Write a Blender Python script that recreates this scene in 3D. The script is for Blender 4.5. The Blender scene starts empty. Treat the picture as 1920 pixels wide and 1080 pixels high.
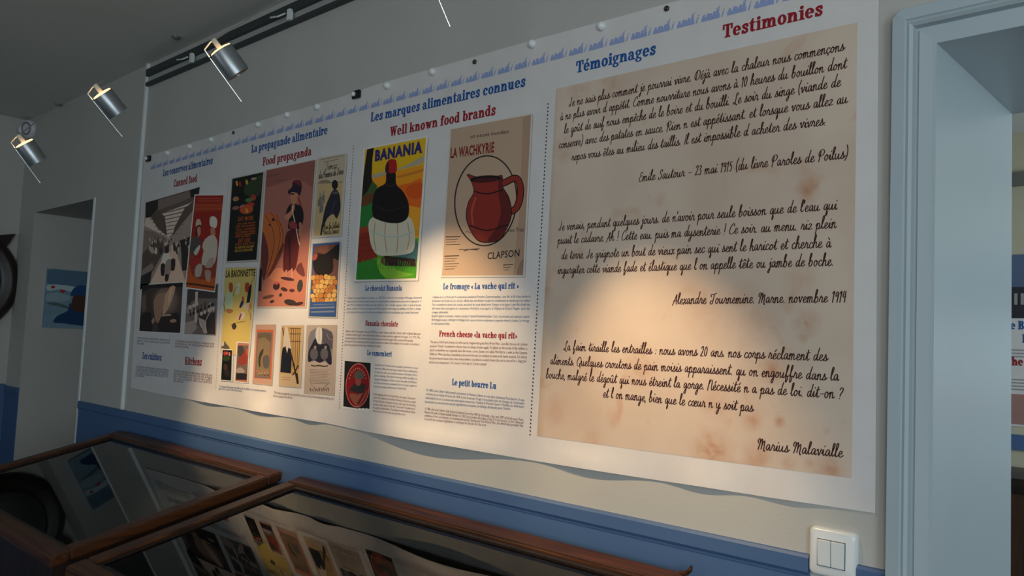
import bpy, bmesh, math, random
from mathutils import Vector, Matrix

scene = bpy.context.scene
C = scene.collection
PI = math.pi
R = math.radians

# ------------------------------------------------------------------ camera
FPX = 1556.2                                   # focal length in pixels of the 1920 px wide frame
YAW, PIT, ROL = R(43.38), R(3.953), R(2.556)
CAM = Vector((0.0, -1.5, 1.5))
fw = Vector((-math.sin(YAW) * math.cos(PIT), math.cos(YAW) * math.cos(PIT), math.sin(PIT)))
rt = Vector((math.cos(YAW), math.sin(YAW), 0))
up = rt.cross(fw)
r2 = rt * math.cos(ROL) + up * math.sin(ROL)
u2 = up * math.cos(ROL) - rt * math.sin(ROL)
cd = bpy.data.cameras.new('camera')
cam = bpy.data.objects.new('camera', cd)
C.objects.link(cam)
M = Matrix((r2, u2, -fw)).transposed().to_4x4()
M.translation = CAM
cam.matrix_world = M
cd.sensor_width = 36.0
cd.lens = 36.0 * FPX / 1920.0
cd.clip_start = 0.02
scene.camera = cam

# ------------------------------------------------------------------ light and exposure
vs = scene.view_settings
vs.view_transform = 'Standard'
vs.look = 'None'
vs.gamma = 1.0
vs.use_curve_mapping = False
vs.exposure = 0.0
world = bpy.data.worlds.new('world')
scene.world = world
world.use_nodes = True
bgn = world.node_tree.nodes['Background']
bgn.inputs[0].default_value = (0.50, 0.66, 0.85, 1)
bgn.inputs[1].default_value = 0.5


def area(name, loc, target, sx, sy, power, col):
    l = bpy.data.lights.new(name, 'AREA')
    l.shape = 'RECTANGLE'
    l.size, l.size_y = sx, sy
    l.energy = power
    l.color = col
    o = bpy.data.objects.new(name, l)
    C.objects.link(o)
    o.location = loc
    o.rotation_euler = (Vector(target) - Vector(loc)).to_track_quat('-Z', 'Y').to_euler()
    return o


DAY = (0.70, 0.88, 1.0)
DAYB = (0.70, 0.89, 1.0)
DAYN = (0.90, 0.95, 1.0)
area('window_daylight', (2.15, -2.75, 1.6), (0.0, -2.55, 1.6), 1.2, 1.5, 46.0, DAYB)
area('rear_window_daylight', (1.3, -3.9, 1.6), (0.9, 0, 1.5), 1.1, 1.4, 32.0, (0.96, 0.97, 1.0))
area('rear_left_fill_light', (-2.9, -3.9, 1.6), (-2.9, 0, 1.6), 1.1, 1.4, 6.0, DAY)  # added fill to brighten the left end, no window known there
area('next_room_daylight', (1.6, 2.0, 1.7), (-1.2, 3.2, 1.6), 1.0, 1.3, 46.0, DAY)
SPOT_POWER = 44.0
WARM = (1.0, 0.71, 0.40)

# ------------------------------------------------------------------ materials
_m = {}


def lin(c):
    c = c / 255.0
    return c / 12.92 if c <= 0.04045 else ((c + 0.055) / 1.055) ** 2.4


def L3(rgb):
    return (lin(rgb[0]), lin(rgb[1]), lin(rgb[2]), 1.0)


def mat(name, rgb, rough=0.6, metal=0.0, noise=0.0, nscale=8.0, bump=0.0, bscale=200.0, spec=0.5):
    if name in _m:
        return _m[name]
    m = bpy.data.materials.new(name)
    m.use_nodes = True
    nt = m.node_tree
    b = nt.nodes['Principled BSDF']
    b.inputs['Base Color'].default_value = L3(rgb)
    b.inputs['Roughness'].default_value = rough
    b.inputs['Metallic'].default_value = metal
    b.inputs['Specular IOR Level'].default_value = spec
    tc = nt.nodes.new('ShaderNodeTexCoord')
    if noise:
        n = nt.nodes.new('ShaderNodeTexNoise')
        n.inputs['Scale'].default_value = nscale
        n.inputs['Detail'].default_value = 4
        nt.links.new(tc.outputs['Object'], n.inputs['Vector'])
        mx = nt.nodes.new('ShaderNodeMixRGB')
        mx.inputs[1].default_value = L3(rgb)
        d = [max(0, min(255, v * (1 - noise))) for v in rgb]
        mx.inputs[2].default_value = L3(d)
        nt.links.new(n.outputs['Fac'], mx.inputs[0])
        nt.links.new(mx.outputs[0], b.inputs['Base Color'])
    if bump:
        n2 = nt.nodes.new('ShaderNodeTexNoise')
        n2.inputs['Scale'].default_value = bscale
        n2.inputs['Detail'].default_value = 3
        nt.links.new(tc.outputs['Object'], n2.inputs['Vector'])
        bp = nt.nodes.new('ShaderNodeBump')
        bp.inputs['Strength'].default_value = bump
        bp.inputs['Distance'].default_value = 0.002
        nt.links.new(n2.outputs['Fac'], bp.inputs['Height'])
        nt.links.new(bp.outputs[0], b.inputs['Normal'])
    _m[name] = m
    return m


def ink(rgb):
    return mat('ink_%02x%02x%02x' % tuple(int(v) for v in rgb), rgb, 0.55, spec=0.3)


WALL = mat('wall_paint', (190, 187, 179), 0.75, noise=0.05, nscale=3, bump=0.15, bscale=150)
CEIL = mat('ceiling_paint', (214, 214, 206), 0.85, noise=0.05, nscale=2)
TRIMW = mat('white_gloss_trim', (178, 190, 194), 0.35, noise=0.03, nscale=6)
BLUE = mat('blue_dado_paint', (74, 103, 144), 0.55, noise=0.06, nscale=5, bump=0.1)
ALU = mat('brushed_aluminium', (160, 165, 168), 0.36, metal=0.8, noise=0.08, nscale=40)
ROD = mat('bright_steel_rod', (215, 215, 210), 0.3, metal=0.9)
DARKM = mat('dark_grey_metal', (66, 70, 70), 0.5, metal=0.3)
WHITEP = mat('white_plastic', (225, 228, 226), 0.28, spec=0.5)
BLACKP = mat('black_plastic', (14, 14, 15), 0.35)


def glow_mat():
    m = bpy.data.materials.new('halogen_glow')
    m.use_nodes = True
    nt = m.node_tree
    nt.nodes.clear()
    o = nt.nodes.new('ShaderNodeOutputMaterial')
    e = nt.nodes.new('ShaderNodeEmission')
    e.inputs[0].default_value = (1.0, 0.55, 0.20, 1)
    e.inputs[1].default_value = 3.5
    nt.links.new(e.outputs[0], o.inputs[0])
    return m


GLOW = glow_mat()


def glass_mat():
    m = bpy.data.materials.new('display_glass')
    m.use_nodes = True
    nt = m.node_tree
    nt.nodes.clear()
    o = nt.nodes.new('ShaderNodeOutputMaterial')
    t = nt.nodes.new('ShaderNodeBsdfTransparent')
    t.inputs[0].default_value = (0.90, 0.94, 0.92, 1)
    g = nt.nodes.new('ShaderNodeBsdfGlossy')
    g.inputs['Roughness'].default_value = 0.02
    f = nt.nodes.new('ShaderNodeFresnel')
    f.inputs[0].default_value = 1.5
    mx = nt.nodes.new('ShaderNodeMixShader')
    nt.links.new(f.outputs[0], mx.inputs[0])
    nt.links.new(t.outputs[0], mx.inputs[1])
    nt.links.new(g.outputs[0], mx.inputs[2])
    nt.links.new(mx.outputs[0], o.inputs[0])
    return m


GLASS = glass_mat()


def wood_mat(name, dark, light, axis):
    m = bpy.data.materials.new(name)
    m.use_nodes = True
    nt = m.node_tree
    b = nt.nodes['Principled BSDF']
    b.inputs['Roughness'].default_value = 0.38
    tc = nt.nodes.new('ShaderNodeTexCoord')
    mp = nt.nodes.new('ShaderNodeMapping')
    s = [28, 28, 28]
    s[axis] = 1.6
    mp.inputs['Scale'].default_value = s
    n = nt.nodes.new('ShaderNodeTexNoise')
    n.inputs['Scale'].default_value = 2.2
    n.inputs['Detail'].default_value = 8
    n.inputs['Distortion'].default_value = 0.8
    cr = nt.nodes.new('ShaderNodeValToRGB')
    cr.color_ramp.elements[0].position = 0.32
    cr.color_ramp.elements[0].color = L3(dark)
    cr.color_ramp.elements[1].position = 0.70
    cr.color_ramp.elements[1].color = L3(light)
    nt.links.new(tc.outputs['Object'], mp.inputs[0])
    nt.links.new(mp.outputs[0], n.inputs['Vector'])
    nt.links.new(n.outputs['Fac'], cr.inputs[0])
    nt.links.new(cr.outputs[0], b.inputs['Base Color'])
    return m


WOODX = wood_mat('varnished_wood_along', (50, 26, 12), (92, 51, 24), 0)
WOODY = wood_mat('varnished_wood_across', (50, 26, 12), (92, 51, 24), 1)
DARKWOOD = wood_mat('dark_old_wood', (26, 17, 12), (46, 30, 20), 2)
FLOORM = wood_mat('floor_boards', (44, 34, 28), (66, 52, 42), 0)


# ------------------------------------------------------------------ object helpers
def link(name, bm, m, parent=None, smooth=False, keep=False):
    me = bpy.data.meshes.new(name)
    if not keep:
        bmesh.ops.recalc_face_normals(bm, faces=bm.faces[:])
    bm.to_mesh(me)
    bm.free()
    for k in (m if isinstance(m, (list, tuple)) else [m]):
        me.materials.append(k)
    if smooth:
        for p in me.polygons:
            p.use_smooth = True
    o = bpy.data.objects.new(name, me)
    C.objects.link(o)
    if parent:
        o.parent = parent
        o.matrix_parent_inverse = Matrix.Translation(-parent.location)
    return o


def thing(name, label, cat, loc=(0, 0, 0), group=None):
    o = bpy.data.objects.new(name, None)
    o.empty_display_size = 0.05
    C.objects.link(o)
    o.location = loc
    return tag(o, label, cat, group)


def tag(o, label, cat, group=None):
    o['label'] = label
    o['category'] = cat
    if group:
        o['group'] = group
    return o


def struct(name, bm, m, smooth=False):
    o = link(name, bm, m, None, smooth)
    o['kind'] = 'structure'
    return o


def box(bm, x0, y0, z0, x1, y1, z1, mi=0):
    v = [bm.verts.new(p) for p in ((x0, y0, z0), (x1, y0, z0), (x1, y1, z0), (x0, y1, z0),
                                   (x0, y0, z1), (x1, y0, z1), (x1, y1, z1), (x0, y1, z1))]
    for f in ((3, 2, 1, 0), (4, 5, 6, 7), (0, 1, 5, 4), (1, 2, 6, 5), (2, 3, 7, 6), (3, 0, 4, 7)):
        bm.faces.new([v[i] for i in f]).material_index = mi


def hexa(bm, b, t):
    """eight-corner block: four bottom points, four top points"""
    v = [bm.verts.new(p) for p in list(b) + list(t)]
    for f in ((3, 2, 1, 0), (4, 5, 6, 7), (0, 1, 5, 4), (1, 2, 6, 5), (2, 3, 7, 6), (3, 0, 4, 7)):
        bm.faces.new([v[i] for i in f])


def basis(d):
    d = Vector(d).normalized()
    a = Vector((0, 0, 1)) if abs(d.z) < 0.9 else Vector((1, 0, 0))
    x = d.cross(a).normalized()
    return x, d.cross(x).normalized(), d


def tube(bm, pts, r, n=10, caps=True):
    """round tube through a polyline, radius r or a list"""
    pts = [Vector(p) for p in pts]
    rs = r if isinstance(r, (list, tuple)) else [r] * len(pts)
    rings = []
    for i, p in enumerate(pts):
        d = (pts[min(i + 1, len(pts) - 1)] - pts[max(i - 1, 0)])
        x, y, _ = basis(d)
        if rings:
            # keep the ring orientation close to the previous one
            px = rings[-1][0].co - pts[i - 1]
            dn = d.normalized()
            px = (px - dn * px.dot(dn))
            if px.length > 1e-9:
                x = px.normalized()
                y = dn.cross(x)
        rings.append([bm.verts.new(p + (x * math.cos(2 * PI * k / n) + y * math.sin(2 * PI * k / n)) * rs[i]) for k in range(n)])
    for a, b in zip(rings, rings[1:]):
        for k in range(n):
            bm.faces.new((a[k], a[(k + 1) % n], b[(k + 1) % n], b[k]))
    if caps:
        bm.faces.new(rings[0][::-1])
        bm.faces.new(rings[-1])


def lathe(bm, o, axis, prof, n=32):
    """surface of revolution, prof = [(radius, distance along axis)]"""
    x, y, d = basis(axis)
    o = Vector(o)
    rings = []
    for rr, h in prof:
        if rr < 1e-6:
            rings.append([bm.verts.new(o + d * h)])
        else:
            rings.append([bm.verts.new(o + d * h + (x * math.cos(2 * PI * k / n) + y * math.sin(2 * PI * k / n)) * rr) for k in range(n)])
    for a, b in zip(rings, rings[1:]):
        for k in range(n):
            if len(a) == 1 and len(b) == 1:
                continue
            if len(a) == 1:
                bm.faces.new((a[0], b[(k + 1) % n], b[k]))
            elif len(b) == 1:
                bm.faces.new((a[k], a[(k + 1) % n], b[0]))
            else:
                bm.faces.new((a[k], a[(k + 1) % n], b[(k + 1) % n], b[k]))


# measuring the photograph: a pixel becomes a ray from the camera
def ray(px, py):
    return (r2 * ((px - 960.0) / FPX) - u2 * ((py - 540.0) / FPX) + fw)


def at_y(px, py, y):
    d = ray(px, py)
    return CAM + d * ((y - CAM.y) / d.y)


def at_x(px, py, x):
    d = ray(px, py)
    return CAM + d * ((x - CAM.x) / d.x)


def at_z(px, py, z):
    d = ray(px, py)
    return CAM + d * ((z - CAM.z) / d.z)


def at_depth(px, py, dep):
    return CAM + ray(px, py) * dep


# ------------------------------------------------------------------ the room
CZ = 2.68            # ceiling height
XL = -5.35           # wall on the left
XR = 2.3             # window wall on the right
YF = -4.1            # wall behind the visitor
TH = 0.5             # thickness of the old wall
DX0, DX1, DZ = -0.443, 0.50, 2.053      # doorway to the next room
OX0, OX1, OZ = -5.10, -4.225, 2.12      # opening at the far left
YN = 3.2             # far wall of the next room

bm = bmesh.new()
for x0, x1, z0 in ((XL, OX0, 0), (OX0, OX1, OZ), (OX1, DX0, 0), (DX0, DX1, DZ), (DX1, XR, 0)):
    box(bm, x0, 0, z0, x1, TH, CZ)
bmesh.ops.remove_doubles(bm, verts=bm.verts[:], dist=1e-5)
struct('wall_back', bm, WALL)
bm = bmesh.new(); box(bm, XL - 0.3, YF, 0, XL, 0, CZ); struct('wall_left', bm, WALL)
bm = bmesh.new()
for y0, y1, z0, z1 in ((YF, -3.45, 0, CZ), (-2.05, 0, 0, CZ), (-3.45, -2.05, 0, 0.75), (-3.45, -2.05, 2.35, CZ)):
    box(bm, XR, y0, z0, XR + 0.35, y1, z1)
struct('wall_right', bm, WALL)
bm = bmesh.new()
for x0, x1, z0, z1 in ((XL, -3.6, 0, CZ), (-2.2, 0.6, 0, CZ), (2.0, XR, 0, CZ), (0.6, 2.0, 0, 0.8), (0.6, 2.0, 2.35, CZ), (-3.6, -2.2, 0, 0.8), (-3.6, -2.2, 2.35, CZ)):
    box(bm, x0, YF - 0.35, z0, x1, YF, z1)
struct('wall_front', bm, WALL)
bm = bmesh.new(); box(bm, XL - 0.3, YF - 0.35, -0.2, XR + 0.35, YN, 0.0); struct('floor', bm, FLOORM)
bm = bmesh.new(); box(bm, XL - 0.3, YF - 0.35, CZ, XR + 0.35, YN, CZ + 0.2); struct('ceiling', bm, CEIL)
bm = bmesh.new(); box(bm, XL - 0.3, YN, 0, XR + 0.35, YN + 0.2, CZ); struct('wall_far', bm, mat('next_room_paint', (196, 186, 160), 0.8, noise=0.04))
bm = bmesh.new(); box(bm, -2.6, TH, 0, -2.4, YN, CZ); struct('wall_partition', bm, WALL)
bm = bmesh.new(); box(bm, XR, TH, 0, XR + 0.35, YN, CZ); struct('wall_next_right', bm, WALL)
bm = bmesh.new(); box(bm, XL - 0.3, 0.0, 0, XL, YN, CZ); struct('wall_next_left', bm, WALL)


def win(name, x0, x1, y0, y1, z0, z1, axis):
    b = bmesh.new()
    t = 0.06
    if axis == 'x':
        for a in ((y0, z0, y1, z0 + t), (y0, z1 - t, y1, z1), (y0, z0, y0 + t, z1), (y1 - t, z0, y1, z1), ((y0 + y1) / 2 - t / 2, z0, (y0 + y1) / 2 + t / 2, z1)):
            box(b, x0, a[0], a[1], x1, a[2], a[3])
    else:
        for a in ((x0, z0, x1, z0 + t), (x0, z1 - t, x1, z1), (x0, z0, x0 + t, z1), (x1 - t, z0, x1, z1), ((x0 + x1) / 2 - t / 2, z0, (x0 + x1) / 2 + t / 2, z1)):
            box(b, a[0], y0, a[1], a[2], y1, a[3])
    struct(name, b, TRIMW)


win('window_1', XR + 0.2, XR + 0.26, -3.45, -2.05, 0.75, 2.35, 'x')
win('window_2', 0.6, 2.0, YF - 0.26, YF - 0.2, 0.8, 2.35, 'y')
win('window_3_added', -3.6, -2.2, YF - 0.26, YF - 0.2, 0.8, 2.35, 'y')  # unseen window, added to go with the rear left fill

# blue lower wall with its rail, on both sides of the opening
ZD = 1.147
SWX0, SWX1 = -0.644, -0.558
n = 1


def rail_profile(b, x0, x1):
    pr = [(0.0, ZD), (-0.006, ZD - 0.001), (-0.010, ZD - 0.006), (-0.010, ZD - 0.031), (-0.006, ZD - 0.037), (-0.006, ZD - 0.040), (0.0, ZD - 0.040)]
    a = [b.verts.new((x0, y, z)) for y, z in pr]
    c = [b.verts.new((x1, y, z)) for y, z in pr]
    for i in range(len(pr)):
        j = (i + 1) % len(pr)
        b.faces.new((a[i], a[j], c[j], c[i]))
    b.faces.new(a[::-1]); b.faces.new(c)


for x0, x1 in ((XL + 0.006, OX0 - 0.002), (OX1 + 0.015, DX0 - 0.064)):
    bm = bmesh.new(); box(bm, x0, -0.004, 0, x1, 0.0, ZD - 0.040)
    struct('trim_%d' % n, bm, BLUE); n += 1
for x0, x1 in ((XL + 0.006, OX0 - 0.002), (OX1 + 0.015, SWX0), (SWX1, DX0 - 0.064)):
    bm = bmesh.new(); rail_profile(bm, x0, x1)
    struct('trim_%d' % n, bm, BLUE); n += 1
bm = bmesh.new(); box(bm, XL, YF, 0, XL + 0.006, -0.004, 1.155); struct('trim_%d' % n, bm, BLUE); n += 1
# thin white conduit running up the wall at the banner's left end
bm = bmesh.new()
cx = -3.700
box(bm, cx - .009, -.013, ZD + .001, cx + .009, 0, CZ - .001)
bmesh.ops.bevel(bm, geom=bm.edges[:], offset=.002, segments=2, affect='EDGES')
struct('trim_%d' % n, bm, WHITEP); n += 1
# white corner bead round the far opening
bm = bmesh.new()
box(bm, OX1 - .003, -.005, 0, OX1 + .014, .012, OZ + .003)
struct('trim_%d' % n, bm, WHITEP); n += 1

# door casing: one moulded profile mitred round the opening
prof = [(0.000, 0.0), (0.000, 0.010), (0.021, 0.012), (0.023, 0.007), (0.027, 0.007), (0.029, 0.020), (0.034, 0.025), (0.039, 0.022), (0.041, 0.026), (0.062, 0.024), (0.064, 0.020), (0.064, 0.0)]
bm = bmesh.new()


def casing_ring(kind):
    out = []
    for d, h in prof:
        if kind == 0: p = (DX0 - d, -h, 0.0)
        elif kind == 1: p = (DX0 - d, -h, DZ + d)
        elif kind == 2: p = (DX1 + d, -h, DZ + d)
        else: p = (DX1 + d, -h, 0.0)
        out.append(bm.verts.new(p))
    return out


rg = [casing_ring(k) for k in range(4)]
for a, b in zip(rg, rg[1:]):
    for i in range(len(prof) - 1):
        bm.faces.new((a[i], a[i + 1], b[i + 1], b[i]))
# clip the outer upper-left corner on the bevel, as in the old joinery
bmesh.ops.bisect_plane(bm, geom=bm.verts[:] + bm.edges[:] + bm.faces[:], plane_co=(DX0 - 0.064, 0, DZ + 0.046), plane_no=(-1, 0, 1.0), clear_outer=True)
box(bm, DX0, -.010, 0, DX0 + .006, TH + .012, DZ)
box(bm, DX1 - .006, -.010, 0, DX1, TH + .012, DZ)
box(bm, DX0 + .006, -.010, DZ - .006, DX1 - .006, TH + .012, DZ)
struct('door_1', bm, TRIMW)

# ------------------------------------------------------------------ the banner surface
def polyline_at(pl, x):
    for (x0, z0), (x1, z1) in zip(pl, pl[1:]):
        if x <= x1:
            return z0 + (z1 - z0) * (x - x0) / (x1 - x0)
    return z1


BANX0, BANX1 = -3.64, -0.53
BUMPS = [(345, 432, .010), (436, 536, .010), (543, 614, .008), (645, 1000, .022), (1000, 1230, .009), (1235, 1400, .006), (1400, 1565, .004)]
_b = []
for a, b, h in BUMPS:
    y = 760 + (a + b) * 0.5 * 0.14
    _b.append((at_y(a, y, 0).x, at_y(b, y, 0).x, h))


def bulge(x, z):
    t = max(0.0, min(1.0, (1.298 - z) / 0.055))
    a = 0.0
    for x0, x1, h in _b:
        if x0 < x < x1:
            a += h * math.sin(PI * (x - x0) / (x1 - x0)) ** 2
    return 0.003 + a * t ** 1.7


def P2W(px, py):
    """pixel of the photograph -> (x, z) on the banner"""
    y = -0.003
    for _ in range(4):
        p = at_y(px, py, y)
        y = -bulge(p.x, p.z)
    return (p.x, p.z)


def S(x, z, off):
    return Vector((x, -bulge(x, z) - off, z))


# straight lines on the cloth bend a little in the photograph's lens
KD, FD = 0.0872, 1519.0


def _und(p):
    x, y = (p[0] - 960) / FD, (p[1] - 540) / FD
    k = 1 + KD * (x * x + y * y)
    return x * k, y * k


def _dis(q):
    x, y = q
    for _ in range(8):
        k = 1 + KD * (x * x + y * y)
        x, y = q[0] / k, q[1] / k
    return 960 + x * FD, 540 + y * FD


def pxline(p0, p1, t):
    a, b = _und(p0), _und(p1)
    return _dis((a[0] + (b[0] - a[0]) * t, a[1] + (b[1] - a[1]) * t))


def dense(pl):
    out = []
    for (xa, ya), (xb, yb) in zip(pl, pl[1:]):
        k = max(1, int((xb - xa) / 8))
        out += [P2W(xa + (xb - xa) * i / k, ya + (yb - ya) * i / k) for i in range(k)]
    return out + [P2W(*pl[-1])]


TOPL = dense(((270, 294.5), (408, 253), (480, 229), (640, 181.5), (700, 160.4), (798, 132), (988, 78.4), (1276, 0), (1460, -43), (1648, -92)))
BOTL = dense(((245, 727), (264, 731), (310, 741), (350, 748), (427, 762), (533, 781), (610, 793), (670, 806), (745, 820), (820, 833), (990, 862), (1100, 880), (1201, 895.6), (1317, 913), (1450, 934), (1641, 962)))

PAPER = mat('banner_cloth', (224, 218, 214), 0.7, noise=0.07, nscale=14, bump=0.08, bscale=420)
banner = thing('exhibition_banner', 'long white printed banner of food posters and handwritten testimonies pinned across the wall', 'banner', (-2.08, -0.01, 1.243))
bm = bmesh.new()
NX, NZ = 250, 70
gv = []
for i in range(NX + 1):
    s = i / NX
    xt = TOPL[0][0] + (TOPL[-1][0] - TOPL[0][0]) * s
    xb = BOTL[0][0] + (BOTL[-1][0] - BOTL[0][0]) * s
    zt, zb = polyline_at(TOPL, xt), polyline_at(BOTL, xb)
    col = []
    for j in range(NZ + 1):
        t = j / NZ
        x, z = xb + (xt - xb) * t, zb + (zt - zb) * t
        col.append(bm.verts.new(S(x, z, 0)))
    gv.append(col)
bv = [[bm.verts.new(v.co + Vector((0, .0006, 0))) for v in col] for col in gv]
for i in range(NX):
    for j in range(NZ):
        bm.faces.new((gv[i][j], gv[i + 1][j], gv[i + 1][j + 1], gv[i][j + 1]))
        bm.faces.new((bv[i][j + 1], bv[i + 1][j + 1], bv[i + 1][j], bv[i][j]))
loop = [(i, 0) for i in range(NX)] + [(NX, j) for j in range(NZ)] + [(i, NZ) for i in range(NX, 0, -1)] + [(0, j) for j in range(NZ, 0, -1)]
fv = [bm.verts.new(gv[i][j].co) for i, j in loop]
kv = [bm.verts.new(bv[i][j].co) for i, j in loop]
for k in range(len(loop)):                     # the cut edge of the cloth
    q = (k + 1) % len(loop)
    bm.faces.new((fv[k], kv[k], kv[q], fv[q]))
sheet = link('cloth_sheet', bm, PAPER, banner, True, True)


# ------------------------------------------------------------------ printing on the cloth
class Art:
    """flat coloured shapes printed one over another, traced in the frame of the photograph"""

    def __init__(self, base=0.0006, step=0.00002):
        self.bm = bmesh.new()
        self.mats = []
        self.off = base
        self.step = step
        self.f = (0, 0, 1.0)
        self.clip = None
        self.tone = None

    def z(self, x0, y0, s):
        self.f = (x0, y0, s)
        return self

    def P(self, p):
        x0, y0, s = self.f
        return P2W(x0 + p[0] / s, y0 + p[1] / s)

    def mi(self, col):
        if isinstance(col, tuple) and self.tone:
            col = tuple(min(235, int(c * t)) for c, t in zip(col, self.tone))
        m = ink(col) if isinstance(col, tuple) else col
        if m not in self.mats:
            self.mats.append(m)
        return self.mats.index(m)

    def face(self, mi, pts):
        try:
            f = self.bm.faces.new([self.bm.verts.new(S(x, z, self.off)) for x, z in pts])
            f.material_index = mi
            f.normal_update()
            if f.normal.y > 0:
                f.normal_flip()
        except ValueError:
            pass

    def setclip(self, *pts):
        self.clip = [self.fr(p) for p in pts]
        return self

    def cut(self, pts):
        """trim a shape to the edges of its picture; frame units in, (x, z) out"""
        q = [self.fr(p) for p in pts]
        if self.clip:
            for i in range(len(self.clip)):
                a_, b_ = self.clip[i], self.clip[(i + 1) % len(self.clip)]
                sd = lambda p: (b_[0] - a_[0]) * (p[1] - a_[1]) - (b_[1] - a_[1]) * (p[0] - a_[0])
                out = []
                for k in range(len(q)):
                    p0, p1 = q[k - 1], q[k]
                    s0, s1 = sd(p0), sd(p1)
                    if (s0 >= 0) != (s1 >= 0):
                        t = s0 / (s0 - s1)
                        out.append((p0[0] + (p1[0] - p0[0]) * t, p0[1] + (p1[1] - p0[1]) * t))
                    if s1 >= 0:
                        out.append(p1)
                q = out
                if len(q) < 3:
                    return []
        return [P2W(*p) for p in q]

    def up(self):
        self.off += self.step

    def poly(self, col, pts, smooth=0):
        if smooth:
            pts = catmull(pts, smooth, True)
        q = self.cut(pts)
        if q:
            self.face(self.mi(col), q)
        self.up()
        return self

    def ell(self, col, cx, cy, rx, ry, rot=0.0, n=20):
        c, s = math.cos(R(rot)), math.sin(R(rot))
        pts = []
        for k in range(n):
            a = 2 * PI * k / n
            x, y = rx * math.cos(a), ry * math.sin(a)
            pts.append((cx + x * c - y * s, cy + x * s + y * c))
        return self.poly(col, pts)

    def line(self, col, pts, w, smooth=0, close=False):
        """ribbon, w in frame units"""
        if smooth:
            pts = catmull(pts, smooth, close)
        if close:
            pts = list(pts) + [pts[0]]
        i = self.mi(col)
        o0 = self.off
        for k, q in enumerate(ribbon([Vector((p[0], p[1])) for p in pts], [w] * len(pts))):
            self.off = o0 + (k % 7) * 4e-6
            c_ = self.cut(q)
            if c_:
                self.face(i, c_)
        self.off = o0
        self.up()
        return self

    def grid(self, col, tl, tr, br, bl, nx, ny):
        i = self.mi(col)
        g = []
        for a in range(nx + 1):
            s = a / nx
            t_ = pxline(tl, tr, s) if self.f[2] == 1 else (tl[0] + (tr[0] - tl[0]) * s, tl[1] + (tr[1] - tl[1]) * s)
            b_ = pxline(bl, br, s) if self.f[2] == 1 else (bl[0] + (br[0] - bl[0]) * s, bl[1] + (br[1] - bl[1]) * s)
            c = []
            for k in range(ny + 1):
                t = k / ny
                x, z = self.P((b_[0] + (t_[0] - b_[0]) * t, b_[1] + (t_[1] - b_[1]) * t))
                c.append(self.bm.verts.new(S(x, z, self.off)))
            g.append(c)
        for a in range(nx):
            for k in range(ny):
                f = self.bm.faces.new((g[a][k], g[a + 1][k], g[a + 1][k + 1], g[a][k + 1]))
                f.material_index = i
        self.up()
        return self

    def text(self, col, polys, W, p0, p1, size):
        """glyph polygons (unit height) laid along a pixel baseline so that they fill it"""
        i = self.mi(col)
        q = Base(self.fr(p0), self.fr(p1), W, size)
        o0 = self.off
        for k, pl in enumerate(polys):
            self.off = o0 + (k % 30) * 4e-6
            self.face(i, [q(x, y) for x, y in pl])
        self.off = o0
        self.up()
        return self

    def pen(self, col, strokes, W, p0, p1, size, wd):
        i = self.mi(col)
        q = Base(self.fr(p0), self.fr(p1), W, size)
        o0, n_ = self.off, 0
        for st in strokes:
            pts = [Vector(q(x, y)) for x, y in st]
            ws = []
            for k in range(len(pts)):
                d = pts[min(k + 1, len(pts) - 1)] - pts[max(k - 1, 0)]
                ln = max(d.length, 1e-9)
                ws.append(wd * (0.72 + 0.42 * abs(d.y) / ln))
            for f in ribbon(pts, ws):
                n_ += 1
                self.off = o0 + (n_ % 40) * 4e-6
                self.face(i, [(p[0], p[1]) for p in f])
        self.off = o0
        self.up()
        return self

    def fr(self, p):
        x0, y0, s = self.f
        return (x0 + p[0] / s, y0 + p[1] / s)

    def build(self, name, parent, label=None):
        me = bpy.data.meshes.new(name)
        self.bm.to_mesh(me)
        self.bm.free()
        for m in self.mats:
            me.materials.append(m)
        o = bpy.data.objects.new(name, me)
        C.objects.link(o)
        o.parent = parent
        o.matrix_parent_inverse = Matrix.Translation(-parent.location)
        if label:
            o['label'] = label
        return o


class Base:
    def __init__(self, p0, p1, W, size):
        self.a = Vector(P2W(*p0)); self.c = Vector(P2W(*p1))
        self.b = Vector(P2W(*pxline(p0, p1, 0.5)))
        self.W, self.s = W, size
        # parameter of the middle point along x
        self.m = (self.b.x - self.a.x) / (self.c.x - self.a.x)
        self.bend = self.b.y - (self.a.y + (self.c.y - self.a.y) * self.m)

    def __call__(self, gx, gy):
        t = gx / self.W
        x = self.a.x + (self.c.x - self.a.x) * t
        k = t * (1 - t) / (self.m * (1 - self.m))
        z = self.a.y + (self.c.y - self.a.y) * t + self.bend * k
        return (x, z + gy * self.s)


def catmull(p, n, close=False):
    p = [Vector((a[0], a[1])) for a in p]
    m = len(p)
    if m < 3 and not close:
        return p
    out = []
    for i in range(m if close else m - 1):
        p1, p2 = p[i], p[(i + 1) % m]
        p0 = p[(i - 1) % m] if (close or i > 0) else p1 * 2 - p2
        p3 = p[(i + 2) % m] if (close or i < m - 2) else p2 * 2 - p1
        for k in range(n):
            t = k / n
            out.append(0.5 * ((2 * p1) + (p2 - p0) * t + (2 * p0 - 5 * p1 + 4 * p2 - p3) * t * t + (3 * p1 - p0 - 3 * p2 + p3) * t ** 3))
    if not close:
        out.append(p[-1])
    return out


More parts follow.
